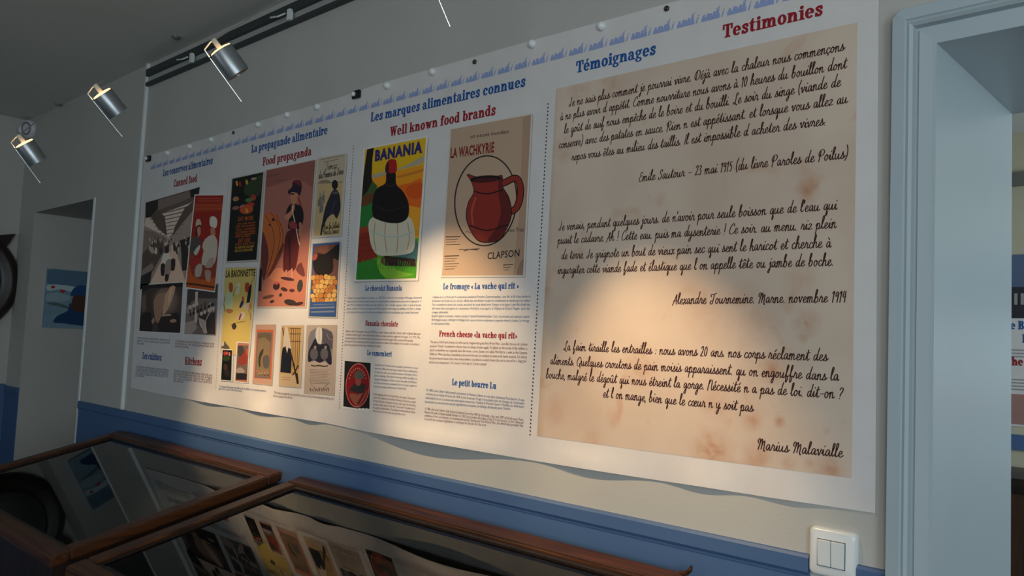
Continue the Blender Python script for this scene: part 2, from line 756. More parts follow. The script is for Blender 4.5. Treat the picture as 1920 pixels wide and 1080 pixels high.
def ribbon(pts, ws):
    """quads of a pen stroke with rounded ends"""
    if len(pts) == 1:
        pts = [pts[0] - Vector((ws[0] * .01, 0)), pts[0] + Vector((ws[0] * .01, 0))]
        ws = [ws[0]] * 2
    l, r = [], []
    n = len(pts)
    for i in range(n):
        d = pts[min(i + 1, n - 1)] - pts[max(i - 1, 0)]
        if d.length < 1e-12:
            d = Vector((1, 0))
        d.normalize()
        nn = Vector((-d.y, d.x)) * ws[i] * 0.5
        l.append(pts[i] + nn); r.append(pts[i] - nn)
    q = [(l[i], r[i], r[i + 1], l[i + 1]) for i in range(n - 1)]
    for i, sgn in ((0, -1), (n - 1, 1)):
        d = (pts[1] - pts[0]) if i == 0 else (pts[-1] - pts[-2])
        if d.length < 1e-12:
            continue
        d = d.normalized() * sgn
        h = ws[i] * 0.5
        nn = Vector((-d.y, d.x))
        q.append([pts[i] + nn * h * math.cos(a) + d * h * math.sin(a) for a in (0, PI / 4, PI / 2, 3 * PI / 4, PI)])
    return q


# ------------------------------------------------------------------ lettering 1: heavy slab-serif face for the headings
def _r(x0, y0, x1, y1): return [[(x0, y0), (x1, y0), (x1, y1), (x0, y1)]]
def _p(*pts): return [list(pts)]


def _e(cx, cy, rx, ry, tx, ty, a0=0, a1=360):
    n = max(4, int((a1 - a0) / 15))
    o = []
    for k in range(n):
        a, b = R(a0 + (a1 - a0) * k / n), R(a0 + (a1 - a0) * (k + 1) / n)
        o.append([(cx + rx * math.cos(a), cy + ry * math.sin(a)), (cx + rx * math.cos(b), cy + ry * math.sin(b)),
                  (cx + (rx - tx) * math.cos(b), cy + (ry - ty) * math.sin(b)), (cx + (rx - tx) * math.cos(a), cy + (ry - ty) * math.sin(a))])
    return o


def _d(cx, cy, r_): return [[(cx + r_ * math.cos(k * PI / 6), cy + r_ * math.sin(k * PI / 6)) for k in range(12)]]


def _s(pts, w):
    return [[tuple(v) for v in q] for q in ribbon(catmull(pts, 4), [w] * (4 * (len(pts) - 1) + 1))]


def _arch(x): return _e(x + .36, .40, .26, .30, .19, .13, 0, 180) + _r(x + .42, 0, x + .62, .42) + _r(x + .36, 0, x + .70, .10)


SLAB = {
    ' ': (.30, []),
    'L': (.74, _r(.09, 0, .30, 1) + _r(0, .89, .41, 1) + _r(0, 0, .68, .11) + _r(.57, 0, .68, .36)),
    'F': (.74, _r(.09, 0, .30, 1) + _r(0, 0, .42, .11) + _r(0, .89, .69, 1) + _r(.58, .64, .69, 1) + _r(.29, .46, .5, .56) + _r(.45, .36, .54, .66)),
    'T': (.82, _r(.30, 0, .51, 1) + _r(.18, 0, .63, .11) + _r(0, .89, .81, 1) + _r(0, .60, .11, 1) + _r(.70, .60, .81, 1)),
    'C': (.80, _e(.40, .5, .40, .51, .22, .11, 50, 310) + _r(.62, .62, .73, 1.0) + _d(.62, .2, .09)),
    'B': (.82, _r(.09, 0, .30, 1) + _r(0, 0, .42, .1) + _r(0, .9, .42, 1) + _r(.29, .47, .44, .56) + _e(.40, .745, .31, .255, .2, .1, -90, 90) + _e(.42, .265, .35, .265, .21, .1, -90, 90)),
    'K': (.92, _r(.09, 0, .30, 1) + _r(0, 0, .40, .11) + _r(0, .89, .40, 1) + _p((.30, .36), (.30, .52), (.60, .92), (.74, .92)) + _p((.38, .58), (.52, .68), (.84, .06), (.60, .06)) + _r(.50, .89, .84, 1) + _r(.52, 0, .90, .11)),
    'W': (1.20, _p((.08, .95), (.30, .95), (.44, 0), (.30, 0)) + _p((.44, 0), (.30, 0), (.52, .95), (.61, .95)) + _p((.48, .95), (.70, .95), (.86, 0), (.72, 0)) + _p((.86, 0), (.72, 0), (.96, .95), (1.05, .95)) + _r(0, .89, .40, 1) + _r(.44, .89, .78, 1) + _r(.86, .89, 1.16, 1)),
    'a': (.70, _e(.27, .2, .27, .22, .17, .08) + _r(.36, .05, .55, .48) + _e(.30, .44, .25, .27, .17, .10, 0, 150) + _r(.40, 0, .68, .10) + _d(.12, .53, .085)),
    'b': (.74, _r(.08, 0, .28, 1) + _r(0, .9, .28, 1) + _e(.38, .35, .32, .36, .2, .1)),
    'c': (.64, _e(.32, .35, .32, .36, .2, .1, 45, 320) + _d(.48, .50, .105)),
    'd': (.76, _e(.32, .35, .32, .36, .2, .1) + _r(.42, 0, .62, 1) + _r(.32, .9, .62, 1) + _r(.5, 0, .72, .10)),
    'e': (.68, _e(.32, .35, .32, .36, .2, .1, 0, 322) + _r(.14, .31, .63, .40)),
    'f': (.50, _r(.10, 0, .30, .8) + _r(0, 0, .44, .10) + _r(0, .6, .44, .70) + _e(.33, .79, .23, .22, .19, .10, 40, 180) + _d(.46, .84, .085)),
    'g': (.68, _e(.28, .47, .28, .23, .17, .075) + _e(.31, -.10, .31, .18, .14, .08) + _p((.10, .20), (.26, .27), (.30, .08), (.52, .08), (.52, 0), (.12, .02)) + _d(.58, .64, .075) + _r(.42, .60, .58, .67)),
    'h': (.84, _r(.08, 0, .28, 1) + _r(0, .9, .28, 1) + _r(0, 0, .35, .10) + _arch(.08)),
    'i': (.40, _r(.10, 0, .30, .70) + _r(0, .60, .30, .70) + _r(0, 0, .39, .10) + _d(.19, .87, .125)),
    'k': (.82, _r(.08, 0, .28, 1) + _r(0, .9, .28, 1) + _r(0, 0, .35, .10) + _p((.28, .24), (.28, .38), (.54, .66), (.66, .66)) + _p((.36, .40), (.50, .50), (.76, .05), (.53, .05)) + _r(.44, .60, .74, .70) + _r(.46, 0, .81, .10)),
    'l': (.40, _r(.10, 0, .30, 1) + _r(0, .9, .30, 1) + _r(0, 0, .39, .10)),
    'm': (1.22, _r(.08, 0, .28, .70) + _r(0, .60, .28, .70) + _r(0, 0, .35, .10) + _arch(.06) + _arch(.45)),
    'n': (.84, _r(.08, 0, .28, .70) + _r(0, .60, .28, .70) + _r(0, 0, .35, .10) + _arch(.08)),
    'o': (.70, _e(.33, .35, .33, .36, .2, .1)),
    'p': (.74, _r(.08, -.28, .28, .70) + _r(0, .60, .28, .70) + _r(0, -.28, .38, -.18) + _e(.38, .35, .32, .36, .2, .1)),
    'q': (.74, _e(.32, .35, .32, .36, .2, .1) + _r(.42, -.28, .62, .68) + _r(.32, -.28, .72, -.18)),
    'r': (.62, _r(.08, 0, .28, .70) + _r(0, .60, .28, .70) + _r(0, 0, .38, .10) + _e(.46, .42, .22, .28, .14, .12, 60, 180) + _d(.52, .56, .105)),
    's': (.58, _s([(.47, .50), (.40, .62), (.26, .64), (.12, .55), (.20, .42), (.36, .32), (.45, .19), (.36, .07), (.20, .06), (.08, .20)], .15) + _r(.41, .46, .50, .71) + _r(.01, 0, .10, .26)),
    't': (.50, _p((.10, .10), (.30, .10), (.30, .95), (.22, .95), (.10, .72)) + _r(0, .6, .46, .70) + _e(.29, .18, .19, .19, .19, .10, 180, 340)),
    'u': (.82, _r(.08, .2, .28, .70) + _r(0, .60, .28, .70) + _e(.34, .25, .26, .26, .19, .13, 180, 360) + _r(.46, 0, .66, .70) + _r(.38, .60, .66, .70) + _r(.5, 0, .76, .10)),
    'v': (.72, _p((.06, .65), (.29, .65), (.44, 0), (.32, 0)) + _p((.32, 0), (.44, 0), (.62, .65), (.52, .65)) + _r(0, .60, .35, .70) + _r(.44, .60, .70, .70)),
    'w': (1.00, _p((.06, .65), (.28, .65), (.40, 0), (.28, 0)) + _p((.28, 0), (.40, 0), (.53, .65), (.45, .65)) + _p((.38, .65), (.60, .65), (.72, 0), (.60, 0)) + _p((.60, 0), (.72, 0), (.90, .65), (.80, .65)) + _r(0, .60, .34, .70) + _r(.72, .60, .98, .70)),
    '«': (.50, _p((.02, .32), (.20, .55), (.26, .50), (.12, .32), (.26, .14), (.20, .09)) + _p((.22, .32), (.40, .55), (.46, .50), (.32, .32), (.46, .14), (.40, .09))),
    '»': (.50, _p((.46, .32), (.28, .55), (.22, .50), (.36, .32), (.22, .14), (.28, .09)) + _p((.26, .32), (.08, .55), (.02, .50), (.16, .32), (.02, .14), (.08, .09))),
}
SLAB['é'] = (SLAB['e'][0], SLAB['e'][1] + _p((.24, .77), (.36, .77), (.54, 1.0), (.36, 1.0)))


def slab(text):
    x, out = 0.0, []
    for ch in text:
        a, pl = SLAB[ch]
        for o in (0.0, .055):
            out += [[(px + x + o, py) for px, py in q] for q in pl]
        x += a + .065
    return out, x - .03


# ------------------------------------------------------------------ lettering 2: narrow plain face (Blender's own) for the small print
def sans(text, bold=0.0):
    cu = bpy.data.curves.new('t', 'FONT')
    cu.body = text
    cu.size = 1.0
    cu.resolution_u = 2
    cu.offset = bold
    cu.space_character = 1.0 + bold * 3.0
    ob = bpy.data.objects.new('t', cu)
    me = ob.to_mesh()
    vs_ = [(v.co.x, v.co.y) for v in me.vertices]
    polys = [[vs_[i] for i in p.vertices] for p in me.polygons]
    ob.to_mesh_clear()
    bpy.data.objects.remove(ob)
    bpy.data.curves.remove(cu)
    x0 = min(v[0] for v in vs_); x1 = max(v[0] for v in vs_)
    k = 1 / 0.73
    return [[((x - x0) * k, y * k) for x, y in q] for q in polys], (x1 - x0) * k


# ------------------------------------------------------------------ lettering 3: the handwriting, pen strokes in x-heights
HW = {}


def _h(ch, adv, s):
    HW[ch] = (adv, [[tuple(float(v) for v in p.split(',')) for p in st.split()] for st in s.split('|')] if s else [])


BOWL = '.62,.80 .46,.99 .22,.82 .08,.38 .2,.04 .40,.22 .62,.78'
_h(' ', .62, '')
_h('a', .88, BOWL + ' .58,.3 .68,.02 .88,.22')
_h('b', .84, '.0,.35 .25,1.1 .43,1.85 .34,2.12 .2,1.75 .13,.9 .11,.04 .34,.0 .56,.3 .58,.7 .42,.96 .16,.62')
_h('c', .70, '.58,.78 .44,.99 .22,.82 .08,.38 .22,.03 .46,.08 .70,.34')
_h('d', .92, BOWL + '|.90,2.1 .72,1.3 .60,.45 .66,.04 .92,.24')
_h('e', .72, '.06,.34 .34,.48 .54,.76 .42,.99 .22,.84 .10,.40 .22,.03 .46,.07 .72,.32')
_h('f', .72, '.0,.35 .28,1.1 .48,1.85 .40,2.12 .26,1.75 .18,.7 .12,-.5 .16,-.68 .34,-.4 .44,.2 .30,.34 .18,.2|.44,.2 .56,.35 .72,.36')
_h('g', .84, BOWL + ' .58,-.1 .46,-.75 .28,-.95 .18,-.7 .36,-.28 .84,.26')
_h('h', .84, '.0,.35 .25,1.1 .43,1.85 .34,2.12 .2,1.75 .13,.9 .06,.0|.09,.42 .36,.96 .54,.82 .50,.28 .60,.02 .84,.24')
_h('i', .48, '.0,.30 .22,.96 .16,.28 .26,.02 .48,.24|.34,1.42 .36,1.50')
_h('ı', .48, '.0,.30 .22,.96 .16,.28 .26,.02 .48,.24')
_h('j', .50, '.10,.55 .32,1.0 .24,.1 .12,-.7 -.04,-.95 -.12,-.68 .10,-.25 .50,.28|.38,1.42 .40,1.50')
_h('l', .50, '.0,.35 .28,1.15 .44,1.88 .34,2.12 .2,1.75 .11,.6 .2,.03 .5,.26')
_h('m', 1.22, '.0,.62 .17,.98 .08,.0|.10,.38 .34,.96 .48,.84 .40,.0|.42,.40 .68,.96 .84,.82 .80,.24 .90,.02 1.2,.26')
_h('n', .86, '.0,.62 .17,.98 .08,.0|.10,.38 .38,.96 .54,.82 .50,.24 .60,.02 .86,.24')
_h('o', .80, '.40,.99 .18,.80 .08,.36 .24,.02 .48,.2 .58,.62 .40,.99 .46,.78 .80,.80')
_h('p', .86, '.0,.55 .2,1.0 .12,.2 .0,-.85|.12,.45 .40,.98 .60,.78 .52,.24 .32,.02 .16,.18|.40,.06 .60,.06 .86,.26')
_h('q', .84, BOWL + ' .56,-.1 .44,-.82 .52,-.9 .66,-.5 .62,.0 .84,.26')
_h('r', .72, '.0,.18 .18,.85 .26,1.08 .28,.84 .46,.86 .50,.72 .44,.24 .52,.02 .72,.22')
_h('s', .68, '.0,.10 .22,.62 .36,1.12 .36,.82 .48,.40 .42,.08 .18,.02 .04,.12|.24,.06 .50,.12 .78,.42')
_h('t', .62, '.0,.32 .28,1.1 .40,1.75 .24,.55 .28,.03 .62,.28|.06,1.16 .66,1.32')
_h('u', .92, '.08,.96 .04,.32 .2,.02 .44,.36 .60,.95 .54,.28 .64,.02 .92,.26')
_h('v', .74, '.0,.72 .14,.98 .2,.42 .28,.02 .48,.52 .62,1.04 .56,.86 .76,.86')
_h('x', .70, '.04,.82 .2,.94 .34,.5 .50,.04 .70,.24|.62,.96 .32,.44 .04,-.04')
_h('y', .90, '.06,.96 .04,.40 .2,.08 .44,.38 .62,.96|.62,.96 .54,.0 .40,-.72 .2,-.95 .10,-.66 .40,-.2 .90,.28')
_h('z', .68, '.08,.82 .3,.98 .52,.84 .34,.44 .06,.04 .36,.05 .68,.14')
_h('œ', 1.26, '.40,.99 .18,.80 .08,.36 .24,.02 .48,.2 .56,.6 .40,.99|.56,.36 .86,.50 1.06,.78 .94,.99 .74,.84 .62,.40 .74,.03 .98,.07 1.24,.32')


def _acc(new, base, s):
    a, st = HW[base]
    HW[new] = (a, st + [[tuple(float(v) for v in p.split(',')) for p in q.split()] for q in s.split('|')])


_acc('é', 'e', '.34,1.28 .56,1.62')
_acc('ê', 'e', '.22,1.28 .42,1.55 .58,1.28')
_acc('à', 'a', '.30,1.60 .50,1.28')
_acc('î', 'ı', '.10,1.25 .30,1.5 .46,1.25')
_acc('û', 'u', '.22,1.28 .42,1.55 .58,1.28')
_acc('ô', 'o', '.22,1.28 .42,1.55 .58,1.28')
_acc('ç', 'c', '.30,.02 .40,-.2 .24,-.34')
_h('J', .86, '.62,1.90 .52,1.0 .42,.24 .22,.0 .02,.16 .10,.46 .34,.52')
_h('D', 1.22, '.52,1.70 .40,.9 .30,.04|.12,.26 .02,.7 .24,1.4 .62,1.86 1.02,1.62 1.12,.95 .86,.24 .48,.0 .2,.14')
_h('C', 1.02, '.92,1.45 .90,1.80 .66,1.84 .30,1.34 .10,.66 .2,.10 .50,.0 .80,.16 1.0,.42')
_h('L', .94, '.86,1.50 .88,1.85 .68,1.90 .54,1.45 .50,.7 .34,.1 .10,.02 .04,.26 .24,.34 .50,.06 .70,-.22 .82,-.12')
_h('R', 1.06, '.34,1.66 .22,.8 .08,-.08|.02,1.1 .22,1.66 .62,1.92 .92,1.62 .74,1.16 .34,.98 .62,.5 .74,.06 1.02,.22')
_h('I', .46, '.40,1.85 .26,.9 .16,.0')
_h('A', .92, '-.14,-.18 .30,.9 .62,1.86 .62,1.0 .64,.02|.0,.62 .40,.66 .92,.84')
_h('T', 1.12, '.30,1.20 .18,1.48 .42,1.72 .80,1.70 1.25,1.86|.84,1.70 .74,.9 .58,.16 .34,-.06 .12,.12 .2,.42 .50,.56')
_h('F', 1.0, '.10,1.30 .18,1.70 .60,1.72 1.0,1.86|.60,1.72 .50,.9 .36,.14 .14,-.04 .04,.2|.30,.92 .80,1.0')
_h('M', 1.36, '.12,1.10 .04,1.40 .2,1.80 .40,1.72 .34,.9 .14,.0|.28,.7 .52,1.45 .74,1.80 .72,1.0 .62,.1|.68,.6 .90,1.25 1.12,1.50 1.10,.8 1.04,.02 1.14,-.24 1.22,-.10')
_h('N', 1.02, '.0,-.06 .14,.8 .30,1.80 .34,1.78|.22,1.05 .44,1.62 .66,1.84 .80,1.6 .74,.6 .82,.02 1.02,.2')
_h('Q', 1.14, '.62,1.86 .26,1.5 .06,.8 .2,.12 .60,.0 .94,.5 1.04,1.25 .84,1.74 .50,1.78 .40,1.5|.60,.62 .80,.2 .96,-.40')
_h('P', .98, '.36,1.60 .24,.7 .10,-.06|.14,.8 .04,1.2 .26,1.72 .66,1.94 .94,1.6 .80,1.1 .36,.84')
_h('S', .94, '.86,1.50 .80,1.84 .52,1.78 .42,1.40 .64,.86 .62,.28 .34,.0 .06,.14 .10,.42')
_h('E', .88, '.80,1.58 .68,1.86 .40,1.72 .34,1.30 .62,1.10 .26,.92 .06,.42 .22,.02 .56,.10 .88,.44')
_h('0', .68, '.36,1.70 .14,1.3 .06,.5 .2,.02 .42,.3 .54,1.1 .46,1.6 .36,1.70')
_h('1', .52, '.06,1.36 .34,1.74 .24,.9 .14,.0')
_h('2', .70, '.12,1.36 .28,1.70 .50,1.6 .46,1.1 .2,.4 .04,.03 .30,.08 .56,.05')
_h('3', .64, '.14,1.50 .34,1.72 .50,1.45 .26,.98 .46,.7 .40,.14 .16,.0 .04,.18')
_h('4', .64, '.20,1.70 .06,.85 .28,.80 .52,.92|.46,1.66 .40,.8 .34,.0')
_h('5', .66, '.54,1.70 .24,1.66 .16,1.05 .40,1.0 .46,.5 .28,.04 .04,.06')
_h('9', .66, '.48,1.40 .32,1.70 .10,1.40 .14,.98 .36,1.06 .50,1.5 .44,.8 .34,.0')
_h('(', .50, '.46,2.2 .16,1.3 .10,.4 .28,-.30')
_h(')', .50, '.24,2.2 .40,1.3 .30,.3 .02,-.34')
_h('.', .34, '.12,.02 .14,.06')
_h(',', .34, '.16,.08 .06,-.22')
_h(':', .40, '.14,.06 .16,.10|.2,.74 .22,.78')
_h("'", .22, '.14,1.9 .08,1.45')
_h('!', .50, '.36,1.9 .22,.5|.14,.02 .16,.06')
_h('?', .72, '.16,1.42 .34,1.76 .62,1.66 .56,1.2 .28,.72 .24,.42|.16,.02 .18,.06')
_h('-', .80, '.10,.62 .72,.66')
_h('–', .96, '.14,.58 .84,.62')


def hand(text):
    rnd = random.Random(text)
    x, out = 0.0, []
    for ch in text:
        a, sts = HW[ch]
        jy = rnd.uniform(-.03, .03)
        sc = rnd.uniform(.97, 1.03)
        for st in sts:
            pts = catmull(st, 4) if len(st) > 2 else [Vector(p) for p in st]
            out.append([(x + p[0] + p[1] * 0.07, (p[1] + jy) * sc) for p in pts])
        x += a
    return out, x


INK_BLUE = (28, 82, 150)
INK_RED = (150, 24, 36)
INK_BROWN = (58, 20, 12)
WHITE = (226, 222, 214)


def heading(text, p0, p1, size, col, label):
    a = Art()
    pl, W = slab(text)
    a.text(col, pl, W, p0, p1, size)
    return a.build('heading', banner, label)


heading('Les conserves alimentaires', (305.5, 331), (398.9, 307), .030, INK_BLUE, 'blue heading')
heading('Canned food', (325.5, 351.2), (369.3, 340.6), .031, INK_RED, 'red heading')
heading('La propagande alimentaire', (471.3, 287), (614, 251), .0295, INK_BLUE, 'blue heading')
heading('Food propaganda', (492.5, 311.3), (584, 290.8), .030, INK_RED, 'red heading')
heading('Les marques alimentaires connues', (695, 229), (985.5, 161.7), .029, INK_BLUE, 'blue heading')
heading('Well known food brands', (731, 256.3), (929.5, 215.1), .029, INK_RED, 'red heading')
heading('Témoignages', (1080, 137.3), (1230, 101.7), .0285, INK_BLUE, 'blue heading')
heading('Testimonies', (1355, 72.3), (1543.5, 28.3), .0285, INK_RED, 'red heading')
heading('Le chocolat Banania', (684.8, 545.4), (753.7, 544.8), .0160, INK_BLUE, 'blue heading')
heading('Banania chocolate', (685.2, 610.6), (746.3, 612.6), .0160, INK_RED, 'red heading')
heading('Le camembert', (688.5, 666), (734.7, 669), .0160, INK_BLUE, 'blue heading')
heading('Le fromage « La vache qui rit »', (831, 542.5), (973, 541.3), .0160, INK_BLUE, 'blue heading')
heading('French cheese «la vache qui rit»', (823.4, 630.9), (969.8, 635.2), .0160, INK_RED, 'red heading')
heading('Le petit beurre Lu', (847.7, 721.9), (930.5, 729.4), .0165, INK_BLUE, 'blue heading')
heading('Les cuisines', (267, 672.8), (302.7, 676.4), .0290, INK_BLUE, 'blue heading')
heading('Kitchens', (346.6, 683.6), (378.2, 685.6), .0300, INK_RED, 'red heading')


def body(lines, tl, tr, bl, br, col, size, last=1.0, frame=None):
    """small print: corner baselines of the first and the last line, pixels; last = width of the last line"""
    a = Art()
    nL = len(lines)
    for i, tx in enumerate(lines):
        t = i / max(1, nL - 1)
        p0 = (tl[0] + (bl[0] - tl[0]) * t, tl[1] + (bl[1] - tl[1]) * t)
        p1 = (tr[0] + (br[0] - tr[0]) * t, tr[1] + (br[1] - tr[1]) * t)
        fr = 1.0
        if tx[0] == '~':
            fr, tx = float(tx[1:4]), tx[4:]
        pl, W = sans(tx, 0.0)
        W0 = W if i == 0 else W0
        if fr < 1 or i == nL - 1:
            fr = min(1.0, W / W0)
        p1 = (p0[0] + (p1[0] - p0[0]) * fr, p0[1] + (p1[1] - p0[1]) * fr)
        a.text(col, pl, W, p0, p1, size)
        a.off -= a.step
    return a.build('body_text', banner)


GB, GR = (124, 134, 154), (154, 122, 114)
GB2, GR2 = (112, 126, 152), (146, 106, 98)
body(["L'origine de la marque Banania est la suivante : en 1909, Pierre Lardet, lors d'un voyage au Nicaragua, découvre la",
      "boisson sucrée à la banane, dont la recette est commercialisée quelques années plus tard et déposée le 31",
      "août 1912. La publicité est utilisée pour les soldats du front : énergie, vigueur, santé. La nuit et le jour",
      "partout, jusqu'en 1915 avec le nouveau visuel. Pour rappeler cette image, les tirailleurs de l'Est. Le dessin",
      "proche d'une boîte de cacao était distribué aux combattants du front et aux hôpitaux pour soutenir leur moral."],
     (651, 560.5), (791, 560), (650, 587), (788, 588), GB2, .0070)
body(["Banania is born in Nicaragua in the year 1909. Pierre Lardet, during a trip there, found a drink of banana flour and",
      "crushed cereals and sugar. It was made from the Banana company and was registered on August 31st, 1912. The",
      "~.88traditional picture of the drink was based on the energy food and strength of the young and the people.",
      "Since then in 1915 the advertising of Pierre Lardet's invention to a soldier of the tirailleurs in the posters on the front, it",
      "spread the popularity of the drink of Banania chocolate."],
     (648.5, 622.5), (788, 628), (646, 648), (786, 654), GR2, .0070, .44)
body(["L'histoire de « La Vache qui rit » commence pendant la Première Guerre mondiale. Léon Bel, le fils d'une famille de",
      "producteurs de Comté du Jura, est alors affecté dans une division chargée du ravitaillement en viande pour les soldats.",
      "Pour reconnaître le camion des convois, une bande de cartes devait servir d'insigne et se gagner. Léon Bel choisit une",
      "tête rieuse d'une vache peinte et la surnomme « Wachkyrie » en rappel à la Walkyrie de Richard Wagner, quant des",
      "~.25troupes allemandes.",
      "Quand la guerre se termine, il rentre chez lui, il reprend l'activité familiale. C'est à ce moment qu'il apprend, auprès",
      "de fromagers suisses, à fabriquer le fromage fondu, qui se conserve longtemps et supporte mieux la chaleur. Le fromage",
      "se vend ainsi en boîte."],
     (811, 559), (995, 558), (809, 608.5), (992, 611), GB2, .0070, .25)
body(["The story of the French cheese « la vache qui rit » begins during the First World War. Léon Bel, the son of a cheese",
      "producer \"Comté\", is enlisted in a division that is in charge of meat supply. To lighten up the morale of the soldiers, a",
      "search competition was organised. Léon Bel chose a comic drawn cow called Wachkyrie, a wink at the German",
      "Walkyries. When Léon Bel is demobbed, at the end of the war, he continues to work at the family business. It is during",
      "this period that he learns, from Swiss cheese makers, to produce a melted cheese that can be stored for a long time",
      "and at room temperature. The cheese \"vache qui rit\" is then created."],
     (807, 643), (989, 648), (804.5, 681), (987, 687.5), GR2, .0071, .56)
body(["En 1886, Louis Lefèvre Utile prend la succession de Romain Lefèvre et crée alors le fameux Petit-Beurre. Il sera",
      "en forme de ses initiales de forme. En 1904, il crée la marque. Il s'agit d'une grande usine de l'époque de l'imprimerie",
      "industrielle du biscuit et possède une remarquable concurrence. Pendant la Première Guerre Mondiale, les Américains",
      "fournissent à la manufacture tous les ingrédients nécessaires en échange de biscuits pour l'armée."],
     (800, 733), (983.5, 752.5), (797, 755), (982, 771), GB2, .0071, .74)
body(["In 1886, the Louis Lefèvre Utile factory produced more than 400 kg of biscuits a day, and 1897 of which were Petit-",
      "Beurre. His wife is Pauline Isabelle Romain. In 1903, he provided the shape of the Lu's new factory at the Universal",
      "exhibition of Paris and develops its international success. During the First World War, the Americans provided the",
      "food with the necessary ingredients in exchange for biscuits for the army."],
     (797, 768), (982, 789.5), (795.5, 787.5), (980, 806), GR2, .0071, .61)
body(["Au début de la Première Guerre mondiale, le camembert n'est pas",
      "encore très diffusé mais son image évolue. Grâce à sa fabrication,",
      "avec l'appui de la ration, cette spécialité est fournie en Normandie, à Paris et",
      "dans les tranchées. Elle devient le fromage préféré du soldat. Les",
      "étiquettes de Bourgogne et d'ailleurs montrent des poilus, et les fabriques",
      "de la Manche deviennent un symbole de Paris et du pays en guerre et",
      "ouvrent un nouveau commerce pour chaque boîte."],
     (703, 685.5), (784, 692), (701, 726), (781, 732), GB2, .0066, .74)
body(["At the beginning of the First World War, the cheese \"Camembert\"",
      "is known by the industries and the French Provinces. It has become a symbol",
      "of France. By luck it belonged to them, and it gave the front line",
      "trenches. Indeed, after the war the \"Camembert\" became one of",
      "the popular national dishes. The soldiers received and ate it along",
      "with their bread and the wine during all these years."],
     (700, 740.5), (780, 749.5), (699, 772), (778, 781), GR2, .0066, .74)
body(["La production des conserves fut une révolution de la", "guerre : usines, boîtes et conserveries", "furent faites."],
     (258, 635), (319, 640), (257, 645.5), (318, 650), GB, .011, .26)
body(["The production of canned foods was a revolution for the", "front: factories, tins and preserved food were", "made by the women."],
     (329, 641), (402, 647), (328, 651), (401, 657), GR, .011, .40)
body(["La nourriture vient des cuisines roulantes de l'arrière", "et portée jusqu'aux tranchées par les hommes de", "corvée. Les repas arrivent froids et parfois", "renversés, la soupe est mêlée de terre et", "le vin de pluie."],
     (256, 689), (316, 696), (254, 706), (314, 712), GB, .011, .75)
body(["The food comes from the field kitchens behind the lines", "and is carried to the trenches by the men on fatigue", "duty. The meals arrive cold and often spilled,", "the soup is mixed with mud and the", "wine with rain."],
     (326, 697), (398, 706), (325, 716), (397, 724), GR, .011, .60)
body(["La propagande alimentaire était diffusée par les affiches et les journaux pendant la", "guerre pour soutenir l'effort des français."],
     (411, 726), (499, 735), (410, 730.5), (498, 739.5), GB, .0095, .60)
body(["The food propaganda was spread by posters and by the newspapers during the", "war to sustain the efforts."],
     (514, 738), (626, 750), (512, 744), (625, 756), GR, .0095, .26)

# dotted rules between the columns
for p0, p1, r_, lab in (((1028, 195), (994, 815), .0022, 'dotted rule beside the parchment panel'), ((663, 274), (636.5, 765), .0020, 'dotted rule left of the food brands column'),
                        ((429.5, 326), (405, 727), .0018, 'dotted rule right of the canned food column')):
    a = Art()
    a0, a1 = Vector(P2W(*p0)), Vector(P2W(*p1))
    N = 88
    for k in range(N + 1):
        c = Vector(P2W(*pxline(p0, p1, k / N)))
        i = a.mi((78, 24, 32))
        a.face(i, [(c.x + r_ * math.cos(q * PI / 4), c.y + r_ * math.sin(q * PI / 4)) for q in range(8)])
    a.build('dotted_rule', banner, lab)

# ------------------------------------------------------------------ frieze of small blue soldiers along the top
a = Art()
FZ0, FZ1 = (283, 318), (1393, 22)
f0, f1 = Vector(P2W(*FZ0)), Vector(P2W(*FZ1))
WF = f1.x - f0.x
qf = Base(FZ0, FZ1, WF, 1.0)
FB = (148, 162, 204)
fi = a.mi(FB)
fk = [0]


def fr_face(pts):
    fk[0] += 1
    a.off = .0006 + (fk[0] % 40) * 4e-6
    a.face(fi, pts)

rnd = random.Random(4)
period = 0.060
x = 0.0
xe = -0.535 - f0.x
soldier = [(-.0035, 0), (-.0045, .006), (-.0025, .0115), (-.003, .0145), (-.001, .0172), (.0015, .0168), (.0025, .014), (.0018, .0115), (.004, .008), (.0045, 0)]
while x < xe - 0.05:
    for k, (dx, sc, sk) in enumerate(((.003, .84, .10), (.0115, .92, .2), (.019, .82, .05), (.0265, .95, .15), (.0345, 1.05, .10))):
        j = rnd.uniform(-.0006, .0006)
        fr_face([qf(x + dx + j + px * 1.3 + py * sk, py * sc) for px, py in soldier])
        if k == 4:
            fr_face([qf(x + dx + px, py) for px, py in ((-.003, .0195), (.006, .0260), (.0068, .0248), (-.002, .0180))])
            fr_face([qf(x + dx + px, py) for px, py in ((.0005, .017), (.0045, .0225), (.0055, .0215), (.003, .014))])
    fr_face([qf(x + px, py) for px, py in ((.0, 0), (.040, 0), (.040, .0030), (.0, .0030))])
    fr_face([qf(x + px, py) for px, py in ((.0435, .001), (.047, .0), (.0510, .0125), (.0485, .0135))])
    fr_face([qf(x + px, py) for px, py in ((.0490, .0150), (.0515, .0145), (.0520, .0175), (.0500, .0180))])
    x += period
a.build('ornamental_frieze', banner, 'pale blue frieze of tiny soldiers')


